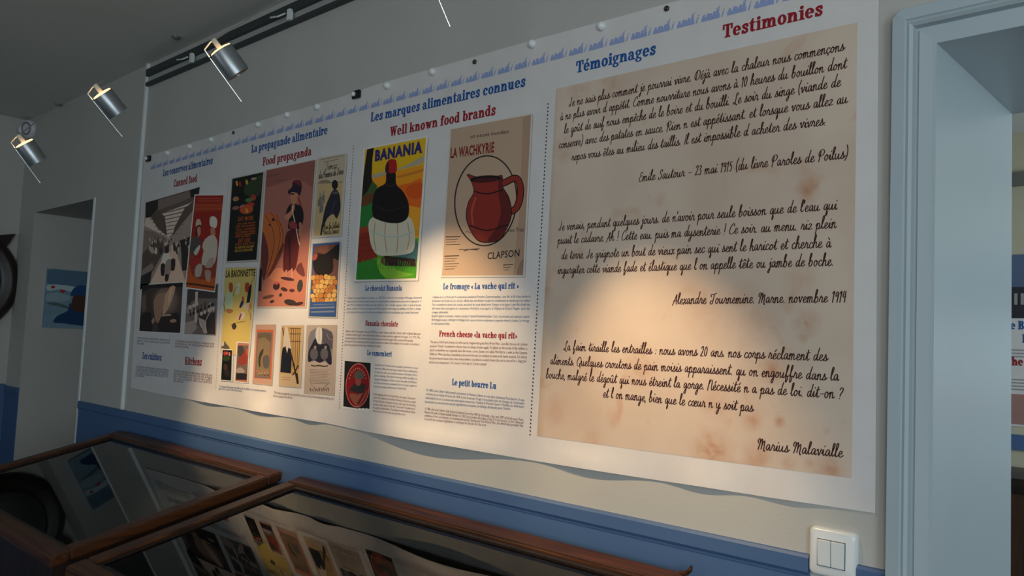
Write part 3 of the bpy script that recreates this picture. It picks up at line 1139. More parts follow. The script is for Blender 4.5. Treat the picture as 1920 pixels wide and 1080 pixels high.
# ------------------------------------------------------------------ parchment panel with the handwriting
def parchment_mat():
    m = bpy.data.materials.new('stained_parchment')
    m.use_nodes = True
    nt = m.node_tree
    b = nt.nodes['Principled BSDF']
    b.inputs['Roughness'].default_value = 0.65
    b.inputs['Specular IOR Level'].default_value = 0.3
    g = nt.nodes.new('ShaderNodeNewGeometry')
    N = nt.nodes.new

    def noise(scale, det=3.0, dist=0.0):
        t = N('ShaderNodeTexNoise')
        t.inputs['Scale'].default_value = scale
        t.inputs['Detail'].default_value = det
        t.inputs['Distortion'].default_value = dist
        nt.links.new(g.outputs['Position'], t.inputs['Vector'])
        return t.outputs['Fac']

    def ramp(fac, p0, c0, p1, c1):
        r_ = N('ShaderNodeValToRGB')
        r_.color_ramp.elements[0].position = p0
        r_.color_ramp.elements[0].color = c0
        r_.color_ramp.elements[1].position = p1
        r_.color_ramp.elements[1].color = c1
        nt.links.new(fac, r_.inputs[0])
        return r_.outputs[0]

    def mix(fac, a_, b_):
        x_ = N('ShaderNodeMixRGB')
        nt.links.new(fac, x_.inputs[0])
        if isinstance(a_, tuple): x_.inputs[1].default_value = a_
        else: nt.links.new(a_, x_.inputs[1])
        if isinstance(b_, tuple): x_.inputs[2].default_value = b_
        else: nt.links.new(b_, x_.inputs[2])
        return x_.outputs[0]

    base = ramp(noise(3.0, 4), .35, L3((200, 176, 156)), .68, L3((218, 198, 178)))
    blot = ramp(noise(11.0, 5, .6), .60, (0, 0, 0, 1), .74, (.5, .5, .5, 1))
    col = mix(blot, base, L3((188, 138, 102)))
    # stains where the photograph shows them
    nz = noise(38.0, 5, .8)
    prev = None
    for (px, py, rad, amt) in ((1512, 360, .020, .9), (1085, 472, .014, .6), (1022, 545, .022, .7), (1512, 606, .022, .8), (1335, 815, .0, 0), (1410, 790, .018, .8), (1462, 791, .010, 1.3),
                               (1335, 848, .038, 1.0), (1420, 850, .024, .8), (1478, 868, .012, .7), (1555, 880, .024, .9), (1518, 870, .010, .7), (1150, 785, .020, .5), (1215, 790, .006, .8), (1110, 690, .03, .35),
                               (1200, 690, .04, .55), (1450, 690, .026, .9), (1340, 755, .028, .5), (1550, 808, .006, 1.0), (1395, 565, .03, .45), (1500, 520, .03, .4), (1060, 280, .03, .5), (1040, 770, .03, .5), (1110, 828, .022, .6),
                               (1085, 170, .03, .5), (1150, 175, .04, .4), (1420, 600, .04, .5), (1505, 632, .010, 1.0), (1330, 600, .05, .3)):
        if rad == 0:
            continue
        x_, z_ = P2W(px, py)
        d = N('ShaderNodeVectorMath'); d.operation = 'DISTANCE'
        nt.links.new(g.outputs['Position'], d.inputs[0])
        d.inputs[1].default_value = (x_, -.008, z_)
        mr = N('ShaderNodeMapRange')
        mr.inputs['From Min'].default_value = rad * 1.5
        mr.inputs['From Max'].default_value = 0.0
        mr.inputs['To Max'].default_value = amt
        nt.links.new(d.outputs['Value'], mr.inputs['Value'])
        if prev is None:
            prev = mr.outputs[0]
        else:
            mx_ = N('ShaderNodeMath'); mx_.operation = 'MAXIMUM'
            nt.links.new(prev, mx_.inputs[0]); nt.links.new(mr.outputs[0], mx_.inputs[1])
            prev = mx_.outputs[0]
    ad = N('ShaderNodeMath'); ad.operation = 'MULTIPLY_ADD'
    nt.links.new(nz, ad.inputs[0]); ad.inputs[1].default_value = 1.6; ad.inputs[2].default_value = -.25
    ml = N('ShaderNodeMath'); ml.operation = 'MULTIPLY'; ml.use_clamp = True
    nt.links.new(prev, ml.inputs[0]); nt.links.new(ad.outputs[0], ml.inputs[1])
    col = mix(ml.outputs[0], col, L3((176, 108, 62)))
    # brown edge of the scanned sheet at its left side
    sx = N('ShaderNodeSeparateXYZ')
    nt.links.new(g.outputs['Position'], sx.inputs[0])
    mr = N('ShaderNodeMapRange')
    mr.inputs['From Min'].default_value = P2W(1035, 500)[0]
    mr.inputs['From Max'].default_value = P2W(1018, 500)[0]
    mr.inputs['To Max'].default_value = .5
    nt.links.new(sx.outputs[0], mr.inputs['Value'])
    col = mix(mr.outputs[0], col, L3((170, 130, 86)))
    nt.links.new(col, b.inputs['Base Color'])
    return m


a = Art(base=.0004)
a.grid(parchment_mat(), (1043, 166.7), (1608, 42.3), (1597, 896.6), (1007, 817.5), 48, 40)
panel = a.build('parchment_panel', banner, 'stained beige parchment with brown handwriting')

HAND = [
    ('Je ne sais plus comment je pourrai vivre. Déjà avec la chaleur nous commençons', (1067, 200.5), (1583.5, 94.5)),
    ("à ne plus avoir d appétit. Comme nourriture nous avons à 10 heures du bouillon dont", (1050.5, 226.5), (1588, 128)),
    ('le goût de suif nous empêche de le boire et du bouilli. Le soir du singe (viande de', (1058, 251), (1577, 162)),
    ("conserve) avec des patates en sauce. Rien n est appétissant. et lorsque vous allez au", (1048, 279), (1590, 193)),
    ('repos vous êtes au milieu des taillis. Il est impossible d acheter des vivres.', (1072, 301.5), (1549, 234.5)),
    ('Emile Sautour – 23 mai 1915 (du livre Paroles de Poilus)', (1198, 341), (1590, 296.5)),
    ("Je venais, pendant quelques jours. de n'avoir pour seule boisson que de l'eau qui", (1048, 432.6), (1570, 392.8)),
    ('puait le cadavre. Ah ! Cette eau. puis ma dysenterie ! Ce soir. au menu. riz plein', (1046, 458), (1569, 427.5)),
    ('de terre. Je grignote un bout de vieux pain sec qui sent le haricot et cherche à', (1053, 486.7), (1559, 463.7)),
    ('ingurgiter cette viande fade et élastique que l on appelle tête ou jambe de boche.', (1046, 513.7), (1563.5, 498)),
    ('Alexandre Tournemine. Marne. novembre 1914', (1262.5, 570.5), (1587, 566.5)),
    ('La faim tiraille les entrailles : nous avons 20 ans. nos corps réclament des', (1057, 656.5), (1552, 677.4)),
    ('aliments. Quelques croutons de pain moisis apparaissent. qu on engouffre dans la', (1032, 682.9), (1573.5, 714.4)),
    ('bouche, malgré le dégoût qui nous étreint la gorge. Nécessité n a pas de loi. dit-on ?', (1024, 709), (1581, 748.5)),
    ('et l on mange, bien que le cœur n y soit pas', (1131, 745), (1412.5, 772.4)),
    ('Marius Malavialle', (1420, 842.5), (1581, 858)),
]
for tx, p0, p1 in HAND:
    a = Art(base=.0008)
    st, W = hand(tx)
    a.pen(INK_BROWN, st, W, p0, p1, 0.0114, .00175)
    a.build('handwritten_line', panel)


# ------------------------------------------------------------------ printed pictures
def poster(tl, tr, br, bl, paper, m=3.0, frame=WHITE):
    """a picture with a thin pale margin and the printed drop shadow below it"""
    a = Art()
    e = m
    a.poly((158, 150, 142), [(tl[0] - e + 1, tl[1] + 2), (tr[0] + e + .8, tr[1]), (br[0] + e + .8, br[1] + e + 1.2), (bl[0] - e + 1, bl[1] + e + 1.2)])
    a.poly(frame, [(tl[0] - e, tl[1] - e * .5), (tr[0] + e, tr[1] - e), (br[0] + e, br[1] + e), (bl[0] - e, bl[1] + e * .9)])
    a.poly(paper, [tl, tr, br, bl])
    a.clip = [tl, tr, br, bl]
    return a


def lettering(a, name='lettering'):
    return Art(base=a.off + .0002)


# --- sunset scene with black milk churn (stand-in for the chocolate advertisement)
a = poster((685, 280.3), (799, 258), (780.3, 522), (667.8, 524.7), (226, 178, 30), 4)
a.z(640, 240, 3.6)
a.poly((232, 150, 30), [(200, 340), (330, 300), (556, 250), (528, 740), (190, 640)])
a.poly((226, 104, 26), [(370, 400), (470, 370), (545, 350), (530, 560), (440, 520), (380, 470)], 3)
a.poly((214, 84, 24), [(440, 400), (545, 370), (535, 470), (460, 470)], 3)
a.poly((236, 160, 40), [(440, 520), (535, 540), (524, 700), (480, 660)])
a.poly((176, 164, 138), [(210, 318), (300, 292), (400, 268), (500, 220), (554, 190), (552, 236), (470, 262), (360, 290), (260, 330), (212, 338)], 3)
a.poly((204, 120, 40), [(380, 326), (470, 300), (552, 276), (551, 292), (470, 318), (390, 336)], 3)
a.poly((60, 92, 40), [(147, 400), (210, 356), (246, 392), (214, 470), (214, 640), (124, 680)])
a.poly((40, 120, 52), [(126, 620), (150, 520), (210, 480), (250, 560), (230, 690), (120, 690)], 3)
a.poly((104, 62, 34), [(138, 470), (212, 440), (212, 500), (132, 530)], 3)
a.poly((34, 28, 22), [(176, 145), (222, 134), (212, 200), (206, 330), (212, 356), (176, 430), (140, 470), (150, 330), (165, 220)])
a.poly((84, 160, 44), [(112, 880), (250, 800), (430, 760), (526, 740), (505, 1013), (101, 1023)])
a.poly((52, 130, 44), [(108, 900), (200, 880), (310, 930), (300, 1018), (101, 1023)], 3)
a.poly((70, 110, 112), [(330, 850), (400, 790), (500, 760), (522, 800), (512, 900), (430, 880)], 3)
a.poly((128, 184, 56), [(240, 900), (300, 880), (380, 960), (490, 990), (300, 1012)], 3)
a.poly((140, 46, 30), [(108, 676), (190, 662), (246, 874), (112, 912)])
a.poly((160, 58, 36), [(108, 676), (190, 662), (200, 700), (110, 716)])
for yy in (750, 795, 838):
    a.line((96, 28, 22), [(112, yy), (160, yy - 8), (214 + (yy - 750) * .25, yy - 16)], 3)
# cream sack and churn
a.poly((212, 202, 176), [(186, 640), (222, 600), (320, 590), (440, 590), (486, 640), (500, 740), (486, 830), (420, 856), (330, 862), (246, 856), (206, 800), (190, 720)], 3)
for p in ([(230, 640), (222, 740), (236, 830)], [(300, 640), (296, 740), (310, 840)], [(380, 640), (384, 740), (376, 840)], [(450, 640), (462, 740), (446, 820)]):
    a.line((170, 130, 96), p, 5, 4)
a.line((178, 196, 176), [(206, 700), (300, 730), (400, 732), (488, 700)], 10, 4)
a.poly((26, 20, 22), [(214, 590), (214, 480), (240, 410), (300, 372), (308, 300), (366, 300), (372, 380), (420, 430), (456, 510), (452, 600), (400, 640), (320, 640), (250, 620)], 3)
a.line((70, 40, 44), [(296, 380), (330, 392), (376, 384)], 8, 4)
a.line((58, 34, 40), [(222, 520), (320, 560), (450, 524)], 6, 4)
a.poly((70, 24, 30), [(300, 300), (302, 250), (322, 218), (340, 218), (336, 300)], 2)
a.poly((168, 34, 30), [(322, 218), (350, 212), (372, 220), (376, 294), (340, 304), (326, 300)], 2)
# logs and grass at the foot
a.poly((58, 38, 32), [(270, 880), (300, 862), (500, 884), (506, 936), (300, 930), (272, 912)])
a.ell((110, 78, 54), 284, 896, 16, 26, -6)
a.line((84, 58, 44), [(320, 890), (400, 900), (496, 906)], 4)
random.seed(3)
for k in range(26):
    gx = 115 + k * 15
    a.line((66, 150, 46), [(gx, 925 + random.uniform(-10, 40)), (gx + 4, 895 + random.uniform(-10, 40))], 4)
pb = a.build('printed_poster', banner, 'yellow and orange sunset poster with blue capitals')
t = lettering(a).z(640, 130, 5.053)
pl, W = sans('BANANIA', 0.05)
t.text((42, 42, 112), pl, W, (322, 868), (770, 786), .0325)
t.build('lettering', pb)

# --- beige sheet music cover with a red brown jug in a black ring (stand-in)
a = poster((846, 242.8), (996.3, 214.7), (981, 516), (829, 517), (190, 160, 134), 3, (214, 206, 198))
a.z(810, 200, 3.274)
a.poly((176, 142, 118), [(560, 66), (610, 48), (560, 1035), (500, 1036), (540, 600)])
a.poly((150, 118, 100), [(540, 960), (564, 940), (560, 1035), (520, 1035)], 2)
cx_, cy_, rx_, ry_ = 331, 578, 190, 276
ring = [(cx_ + rx_ * math.cos(2 * PI * k / 48) + 10 * math.sin(2 * PI * k / 48) * -1, cy_ + ry_ * math.sin(2 * PI * k / 48)) for k in range(48)]
a.line((34, 30, 28), ring, 8, 0, True)
BR, BD, BK = (142, 46, 36), (96, 30, 28), (24, 16, 18)
a.line(BK, [(440, 470), (520, 440), (545, 520), (520, 620), (450, 660)], 44, 5)
a.line(BR, [(440, 470), (520, 440), (545, 520), (520, 620), (450, 660)], 32, 5)
jug = [(246, 470), (220, 420), (300, 440), (400, 430), (430, 430), (436, 500), (470, 560), (486, 660), (450, 760), (400, 820), (300, 826), (246, 770), (214, 680), (226, 590), (258, 530)]
a.poly(BK, [(331 + (x - 331) * 1.04, 620 + (y - 620) * 1.03) for x, y in jug], 4)
a.poly(BR, jug, 4)
a.poly(BD, [(410, 450), (432, 436), (436, 500), (470, 560), (484, 660), (450, 756), (400, 816), (340, 824), (400, 740), (424, 640), (410, 540)], 3)
a.ell(BK, 330, 444, 96, 22, -4)
a.ell((74, 26, 26), 330, 450, 78, 14, -4)
a.line((176, 78, 60), [(270, 560), (246, 640), (252, 720)], 12, 4)
a.line(BK, [(262, 520), (340, 536), (432, 512)], 7, 4)
a.line(BK, [(232, 730), (340, 760), (470, 724)], 7, 4)
pc = a.build('printed_poster', banner, 'beige music cover with red brown jug in black ring')
for tx, p0, p1, sz, col, bo in (('un succès mondain', (238, 194), (472, 163), .0105, (50, 40, 36), 0.0), ('CLAPSON', (342, 938), (538, 918), .0185, (44, 34, 32), .01), ('Fox Trot', (470, 770), (565, 766), .0105, (54, 42, 38), .0), ('LA WACHKYRIE', (115, 315), (382, 278), .0272, (132, 40, 38), .035)):
    t = lettering(a).z(810, 200, 3.274)
    pl, W = sans(tx, bo)
    t.text(col, pl, W, p0, p1, sz)
    t.build('lettering', pc)
for x0, y0, x1, n_ in ((88, 800, 174, 4), (80, 918, 166, 6), (440, 972, 496, 3)):
    t = lettering(a).z(810, 200, 3.274)
    for k in range(n_):
        t.line((88, 74, 66), [(x0, y0 + k * 16), (x1 - (k % 3) * 12, y0 + k * 16 - 3)], 3.0 if k else 6)
    t.build('small_print', pc)
t = lettering(a).z(810, 200, 3.274)
t.line((60, 48, 44), [(205, 772), (222, 764), (234, 776), (250, 768), (268, 770)], 2.4, 4)
t.build('signature', pc)
t = lettering(a).z(810, 200, 3.274)
for k in range(2):
    t.line((84, 70, 62), [(168 + 30 * k, 878 + 8 * k), (230, 876), (292 - 10 * k, 872 + 8 * k)], 5)
t.build('small_print', pc)

# --- round red cheese label
a = Art(); a.z(620, 640, 4.8)
a.grid(WHITE, (122, 170), (368, 190), (352, 640), (106, 604), 8, 10)
a.grid((30, 26, 26), (128, 175), (362, 195), (350, 622), (115, 585), 8, 10)
a.ell((196, 110, 96), 245, 396, 109, 200, 3, 32)
a.ell((132, 22, 28), 245, 396, 103, 190, 3, 32)
a.poly((150, 84, 62), [(170, 480), (210, 470), (250, 480), (290, 440), (330, 440), (310, 500), (255, 580), (210, 560)], 3)
a.poly((46, 44, 46), [(170, 440), (200, 400), (226, 370), (270, 366), (316, 400), (320, 440), (270, 470), (220, 456)], 3)
a.ell((150, 70, 60), 250, 362, 26, 40)
a.poly((88, 84, 74), [(214, 330), (220, 280), (250, 264), (290, 284), (300, 330), (260, 340)], 3)
a.line((110, 30, 34), [(250, 560), (300, 470), (330, 400)], 20)
for k in range(11):
    an = R(205 + k * 13)
    a.ell((196, 130, 110), 245 + 82 * math.cos(an), 396 + 152 * math.sin(an), 4, 9, 0, 8)
a.build('printed_poster', banner, 'red oval cheese label on black square')

# --- dark poster with coloured food lettering
a = poster((436, 335.5), (494, 323), (481, 487), (426, 490), (24, 26, 24), 2.5, (196, 188, 176))
a.z(420, 220, 4)
a.poly((52, 64, 40), [(180, 490), (290, 430), (280, 560), (220, 600), (150, 560)], 3)
for c, x0, y0, rx, ry in (((196, 140, 40), 98, 496, 9, 22), ((150, 40, 44), 122, 500, 10, 20), ((206, 160, 40), 172, 486, 9, 20), ((170, 150, 130), 225, 460, 22, 9), ((168, 60, 44), 222, 602, 20, 24),
                          ((176, 120, 80), 90, 612, 24, 18), ((150, 96, 84), 90, 680, 28, 14), ((160, 156, 150), 150, 668, 30, 12), ((176, 50, 42), 200, 655, 32, 18), ((190, 80, 44), 170, 690, 52, 36), ((206, 150, 50), 172, 700, 12, 18), ((88, 120, 60), 190, 620, 30, 16)):
    a.ell(c, x0, y0, rx, ry, -10, 12)
pe = a.build('printed_poster', banner, 'black food poster with orange lettering')
t = lettering(a).z(420, 220, 4)
OR = (176, 82, 30)
for tx, x0, x1, y, sz, col in (('EAT MORE', 108, 222, 778, .015, OR), ('corn, oats and rye', 104, 236, 806, .0085, OR), ('fish and poultry', 92, 238, 828, .0085, OR), ('fruits, vegetables', 92, 236, 850, .0085, OR),
                               ('and potatoes baked', 88, 236, 870, .0085, OR), ('boiled and broiled', 92, 234, 888, .0085, OR), ('foods', 86, 200, 904, .0085, OR), ('EAT LESS', 108, 200, 942, .015, OR), ('wheat, meat, sugar', 84, 234, 962, .0085, OR), ('TO SAVE FOR THE ARMY', 84, 228, 988, .0085, (200, 150, 50)), ('AND OUR ASSOCIATES', 82, 216, 1012, .0085, (200, 150, 50))):
    pl, W = sans(tx, .03)
    t.text(col, pl, W, (x0, y), (x1, y - (x1 - x0) * .09), sz)
t.build('lettering', pe)

# --- boy leaning beside a big barrel
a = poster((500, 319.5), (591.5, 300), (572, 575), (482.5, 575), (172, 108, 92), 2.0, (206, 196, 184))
a.z(480, 300, 3.858)
a.poly((150, 90, 80), [(78, 76), (424, 4), (410, 200), (300, 130), (80, 200)], 2)
a.poly((190, 118, 96), [(10, 1058), (60, 880), (170, 780), (300, 800), (372, 860), (354, 1060)], 2)
a.poly((206, 130, 96), [(100, 840), (150, 780), (200, 800), (210, 860), (140, 880)], 3)
a.poly((198, 104, 54), [(46, 430), (70, 392), (110, 380), (160, 410), (194, 480), (204, 560), (190, 660), (130, 770), (70, 860), (62, 740), (46, 640)], 3)
a.poly((108, 52, 48), [(44, 520), (80, 600), (92, 700), (76, 800), (60, 870), (40, 800)], 3)
for p in ([(70, 400), (110, 470), (134, 580), (110, 720), (76, 830)], [(108, 382), (160, 460), (176, 570), (140, 720), (80, 850)], [(150, 402), (190, 500), (194, 600), (150, 730)]):
    a.line((110, 50, 34), p, 4, 5)
a.poly((120, 56, 40), [(150, 700), (196, 600), (200, 650), (140, 780), (84, 850)], 2)
a.ell((50, 30, 28), 126, 432, 10, 13, -30, 8); a.ell((50, 30, 28), 100, 470, 6, 9, -30, 8)
a.poly((30, 22, 24), [(24, 760), (44, 800), (40, 950), (18, 950)])
# the boy
a.poly((92, 36, 38), [(226, 520), (300, 500), (316, 560), (312, 640), (290, 780), (252, 800), (254, 660), (240, 800), (198, 800), (206, 620)], 2)
a.poly((60, 26, 32), [(236, 560), (250, 560), (254, 790), (240, 800)])
a.poly((34, 26, 30), [(216, 400), (240, 330), (280, 320), (330, 336), (346, 400), (336, 470), (306, 500), (234, 496), (240, 430)], 3)
a.poly((196, 130, 100), [(216, 396), (244, 376), (262, 350), (270, 320), (282, 330), (276, 370), (240, 430), (216, 430), (206, 412)], 3)
a.poly((196, 130, 100), [(250, 250), (258, 226), (296, 220), (310, 250), (296, 300), (270, 320), (256, 296)], 3)
a.poly((58, 38, 40), [(248, 250), (262, 238), (286, 244), (270, 252)])
a.poly((44, 32, 46), [(232, 226), (262, 196), (268, 156), (300, 142), (330, 160), (330, 220), (316, 260), (300, 240), (262, 232), (244, 250)], 3)
a.poly((120, 40, 44), [(270, 156), (300, 142), (328, 160), (322, 190), (290, 170)], 3)
a.line((150, 50, 56), [(306, 270), (318, 300), (326, 330)], 12)
a.line((214, 190, 160), [(264, 330), (268, 380), (290, 480), (304, 560), (318, 616)], 7, 4)
a.line((186, 120, 96), [(322, 460), (326, 500), (320, 540)], 20, 4)
a.poly((150, 60, 56), [(240, 460), (270, 440), (300, 470), (292, 496), (250, 494)], 2)
a.line((200, 140, 110), [(222, 800), (216, 836)], 12)
a.line((200, 140, 110), [(262, 790), (262, 860)], 12)
a.poly((110, 56, 56), [(290, 790), (330, 740), (356, 840), (320, 830)], 2)
for c, x0, y0, rx, ry, ro in (((70, 44, 50), 230, 860, 52, 12, 10), ((60, 40, 40), 150, 912, 24, 30, 20), ((200, 90, 80), 150, 890, 16, 12, 0), ((76, 48, 46), 206, 936, 26, 14, 20), ((60, 60, 54), 320, 910, 20, 46, 8), ((110, 70, 62), 90, 990, 44, 12, -14),
                              ((60, 40, 40), 118, 1024, 16, 10, -20), ((64, 48, 46), 180, 976, 10, 14, 30), ((60, 50, 46), 250, 1030, 46, 22, 10), ((70, 46, 44), 310, 1040, 36, 12, -12), ((90, 50, 46), 262, 944, 20, 12, 0)):
    a.ell(c, x0, y0, rx, ry, ro, 12)
for y0, x0, x1 in ((110, 84, 170), (150, 104, 216)):
    a.line((120, 74, 70), [(x0, y0 + 10), ((x0 + x1) / 2, y0), (x1, y0 - 6)], 6 if y0 < 120 else 3)
a.build('printed_poster', banner, 'reddish poster of a boy in a cap beside a barrel')

# --- sketched poster of a walking figure
a = poster((597, 297.5), (649, 288.8), (638, 440), (587, 444), (200, 180, 156), 2.5, (206, 198, 186))
a.z(575, 280, 3.376)
a.poly((200, 170, 120), [(72, 226), (228, 202), (222, 330), (214, 540), (46, 548), (60, 390)])
a.poly((196, 178, 152), [(76, 60), (250, 26), (244, 200), (70, 226)])
a.line((120, 104, 84), [(78, 216), (150, 212), (228, 206)], 5, 3)
a.poly((150, 126, 100), [(80, 206), (110, 192), (150, 200), (140, 214), (80, 216)], 2)
for x0, y0 in ((84, 330), (104, 316), (94, 372)):
    a.ell((128, 120, 110), x0, y0, 12, 34, 10, 10); a.ell((150, 140, 128), x0 + 4, y0 - 44, 7, 11, 0, 8)
    a.line((60, 54, 52), [(x0 - 10, y0 + 30), (x0 + 4, y0 - 10), (x0 + 12, y0 + 24)], 3)
a.poly((44, 42, 52), [(160, 270), (182, 252), (206, 276), (216, 340), (212, 390), (190, 440), (170, 410), (130, 440), (96, 520), (104, 440), (122, 360), (146, 300)], 3)
a.ell((36, 32, 36), 180, 224, 20, 30, 0, 14)
a.poly((90, 86, 92), [(168, 268), (200, 268), (204, 282), (164, 284)])
a.line((96, 92, 100), [(180, 330), (166, 380), (150, 420)], 3, 3)
a.line((30, 28, 34), [(92, 540), (104, 470), (120, 440)], 10, 3)
ps = a.build('printed_poster', banner, 'pale sketched poster of a dark coated figure seen from behind')
t = lettering(a).z(575, 280, 3.376)
for tx, p0, p1, sz, wd in (('Semez', (118, 134), (196, 118), .012, .0017), ('des Pommes de Terre', (78, 188), (234, 156), .0125, .0016), ('Pour les Soldats', (110, 508), (208, 496), .0100, .0013), ('Pour la France', (104, 540), (204, 530), .0095, .0013)):
    st, W = hand(tx)
    t.pen((40, 34, 32), st, W, p0, p1, sz, wd)
for y0, x0, x1 in ((66, 94, 236), (82, 110, 200)):
    t.line((150, 128, 108), [(x0, y0), (x1, y0 - 30 * (x1 - x0) / 150)], 4)
t.build('lettering', ps)

# --- blue poster heaped with yellow potatoes
a = poster((587, 457.5), (637.5, 453.8), (630, 593.8), (580, 592.5), (52, 84, 136), 2.5, (190, 186, 178))
a.z(575, 280, 3.376)
a.poly((110, 72, 66), [(52, 612), (206, 598), (198, 800), (186, 860), (34, 860)])
a.poly((128, 80, 66), [(70, 640), (110, 610), (140, 610), (130, 660)], 2)
a.poly((30, 24, 26), [(40, 720), (60, 660), (110, 664), (150, 640), (206, 600), (204, 700), (170, 690), (166, 770), (110, 806), (60, 790)], 3)
a.ell((168, 76, 60), 54, 682, 14, 24, 30, 10)
random.seed(11)
PO = [(196, 150, 78), (206, 160, 88), (186, 120, 56), (214, 170, 100), (178, 110, 56)]
for k in range(36):
    row = k // 6
    x0 = 44 + (k % 6) * 26 + (row % 2) * 9 + random.uniform(-5, 5)
    y0 = 812 + row * 29 + random.uniform(-5, 5)
    ro = random.uniform(-40, 40)
    a.ell((96, 62, 40), x0, y0, 17, 20, ro, 10)
    a.ell(PO[(k * 7) % 5], x0, y0, 15, 17.5, ro, 10)
a.poly((52, 84, 136), [(26, 968), (196, 962), (186, 1058), (18, 1056)])
for y0, x0, x1, w in ((984, 44, 176, 4), (1004, 30, 178, 10), (1030, 34, 176, 10)):
    a.line((120, 128, 146), [(x0, y0), (x1, y0 - 4)], w)
a.build('printed_poster', banner, 'blue bordered poster heaped with yellow potatoes')

# --- yellow magazine cover
a = poster((423.8, 502.5), (480, 502), (466, 668), (415, 660), (214, 186, 104), 2.0, (206, 196, 180))
a.z(400, 480, 4)
for c, pts in (((196, 204, 160), [(84, 330), (110, 260), (140, 250), (150, 310), (140, 400), (96, 400)]), ((170, 84, 48), [(118, 210), (136, 198), (148, 216), (144, 268), (122, 268)]), ((216, 206, 168), [(170, 220), (190, 200), (204, 214), (196, 280), (168, 290)]),
               ((180, 60, 40), [(240, 210), (262, 198), (272, 216), (262, 272), (240, 262)]), ((30, 28, 40), [(270, 230), (290, 226), (266, 390), (246, 384)]), ((36, 44, 84), [(196, 380), (216, 330), (232, 310), (226, 360), (206, 390)]), ((190, 80, 60), [(216, 310), (228, 304), (234, 330), (222, 340)]),
               ((214, 190, 160), [(226, 370), (262, 350), (286, 360), (262, 410), (232, 400)]), ((214, 204, 186), [(180, 470), (200, 430), (236, 420), (236, 460), (200, 480)]), ((160, 60, 50), [(190, 470), (206, 430), (214, 440), (200, 480)]), ((66, 56, 50), [(140, 520), (160, 500), (176, 530), (160, 552), (146, 546)]),
               ((186, 120, 80), [(96, 400), (130, 396), (152, 412), (130, 430), (104, 424)]), ((206, 140, 70), [(268, 390), (276, 350), (288, 370), (284, 400)]), ((96, 88, 76), [(60, 690), (84, 640), (100, 660), (126, 694)]), ((206, 196, 180), [(64, 660), (78, 640), (84, 660), (72, 680)])):
    a.poly(c, pts, 2)
for p in ([(130, 520), (180, 500), (240, 490)], [(90, 300), (80, 360), (90, 420)], [(150, 300), (160, 260), (184, 230)], [(280, 250), (292, 190), (310, 160)], [(264, 400), (280, 440), (282, 480)]):
    a.line((74, 60, 46), p, 3, 3)
py = a.build('printed_poster', banner, 'yellow magazine cover with black capitals')
t = lettering(a).z(400, 480, 4)
pl, W = sans('LA BAIONNETTE', .02)
t.text((30, 26, 24), pl, W, (95, 160), (316, 150), .0260)
t.build('lettering', py)

# --- the row of small pictures
a = poster((418, 657), (436, 657.5), (434.5, 713.8), (415.5, 712), (20, 18, 18), 2.0)
a.off += .0012
a.z(410, 600, 7.2)
a.clip = None
a.poly(WHITE, [(52, 392), (196, 398), (182, 828), (28, 818)]); a.setclip((60, 404), (188, 408), (174, 818), (38, 808)); a.poly((20, 18, 18), [(60, 404), (188, 408), (174, 818), (38, 808)])
for c, x0, y0, rx, ry in (((176, 60, 54), 88, 452, 18, 30), ((190, 96, 80), 118, 450, 14, 26), ((200, 110, 90), 152, 460, 14, 30), ((48, 64, 30), 110, 520, 50, 36), ((66, 44, 40), 100, 640, 30, 50), ((40, 36, 34), 120, 720, 40, 40)):
    a.ell(c, x0, y0, rx, ry, 0, 12)
a.build('printed_poster', banner, 'smallest black card with red flowers')
a = Art(); a.off += .0012; a.z(410, 600, 7.2)
a.poly(WHITE, [(250, 292), (424, 304), (404, 858), (216, 838)])
a.poly((190, 122, 96), [(262, 306), (416, 316), (392, 846), (228, 822)])
a.poly((116, 96, 88), [(264, 344), (406, 346), (384, 812), (238, 806)])
a.setclip((264, 344), (406, 346), (384, 812), (238, 806))
for c, pts in (((150, 62, 50), [(290, 500), (350, 420), (400, 440), (392, 580), (310, 610), (270, 580)]), ((74, 66, 64), [(266, 360), (330, 350), (350, 430), (280, 500)]), ((164, 150, 142), [(250, 660), (310, 640), (360, 690), (330, 720), (250, 710)]), ((40, 36, 38), [(244, 720), (386, 730), (384, 812), (238, 806)]), ((190, 90, 60), [(380, 400), (404, 380), (398, 470), (378, 460)])):
    a.poly(c, pts, 2)
a.build('printed_poster', banner, 'small pink edged card overlapping the yellow cover')
a = poster((480.5, 609), (516.5, 609), (509.5, 722), (474, 718), (190, 150, 130), .8, (190, 170, 152))
a.z(410, 600, 7.2)
a.poly((196, 98, 58), [(518, 128), (742, 132), (712, 800), (480, 786)])
a.poly((110, 104, 110), [(526, 164), (724, 168), (690, 790), (492, 776)])
a.poly((132, 112, 84), [(538, 184), (706, 186), (678, 770), (504, 760)])
a.poly((104, 90, 70), [(545, 186), (706, 190), (700, 300), (620, 230), (540, 260)], 2)
a.poly((66, 52, 40), [(545, 620), (540, 520), (560, 440), (606, 384), (600, 450), (570, 520), (566, 630)], 3)
a.poly((92, 84, 80), [(600, 500), (680, 480), (676, 640), (610, 640)], 2)
for k in range(14):
    a.ell(((176, 110, 76), (150, 140, 126), (110, 70, 60))[k % 3], 520 + (k * 37) % 150, 690 + (k * 23) % 66, 14, 14, 0, 8)
a.build('printed_poster', banner, 'orange framed card with a bird shape')
a = poster((529, 611), (568.5, 611), (562.5, 725.5), (524, 722.5), (196, 170, 132), 1.5, (190, 174, 158))
a.z(410, 600, 7.2)
a.poly((186, 150, 96), [(862, 96), (1118, 100), (1080, 740), (836, 720)])
for x0 in (985, 1015, 1045, 1075, 1100):
    a.line((104, 78, 50), [(x0, 110), (x0 - 16, 660)], 7)
for y0 in (112, 186, 286):
    a.line((88, 66, 46), [(965, y0), (1110, y0 + 3)], 10)
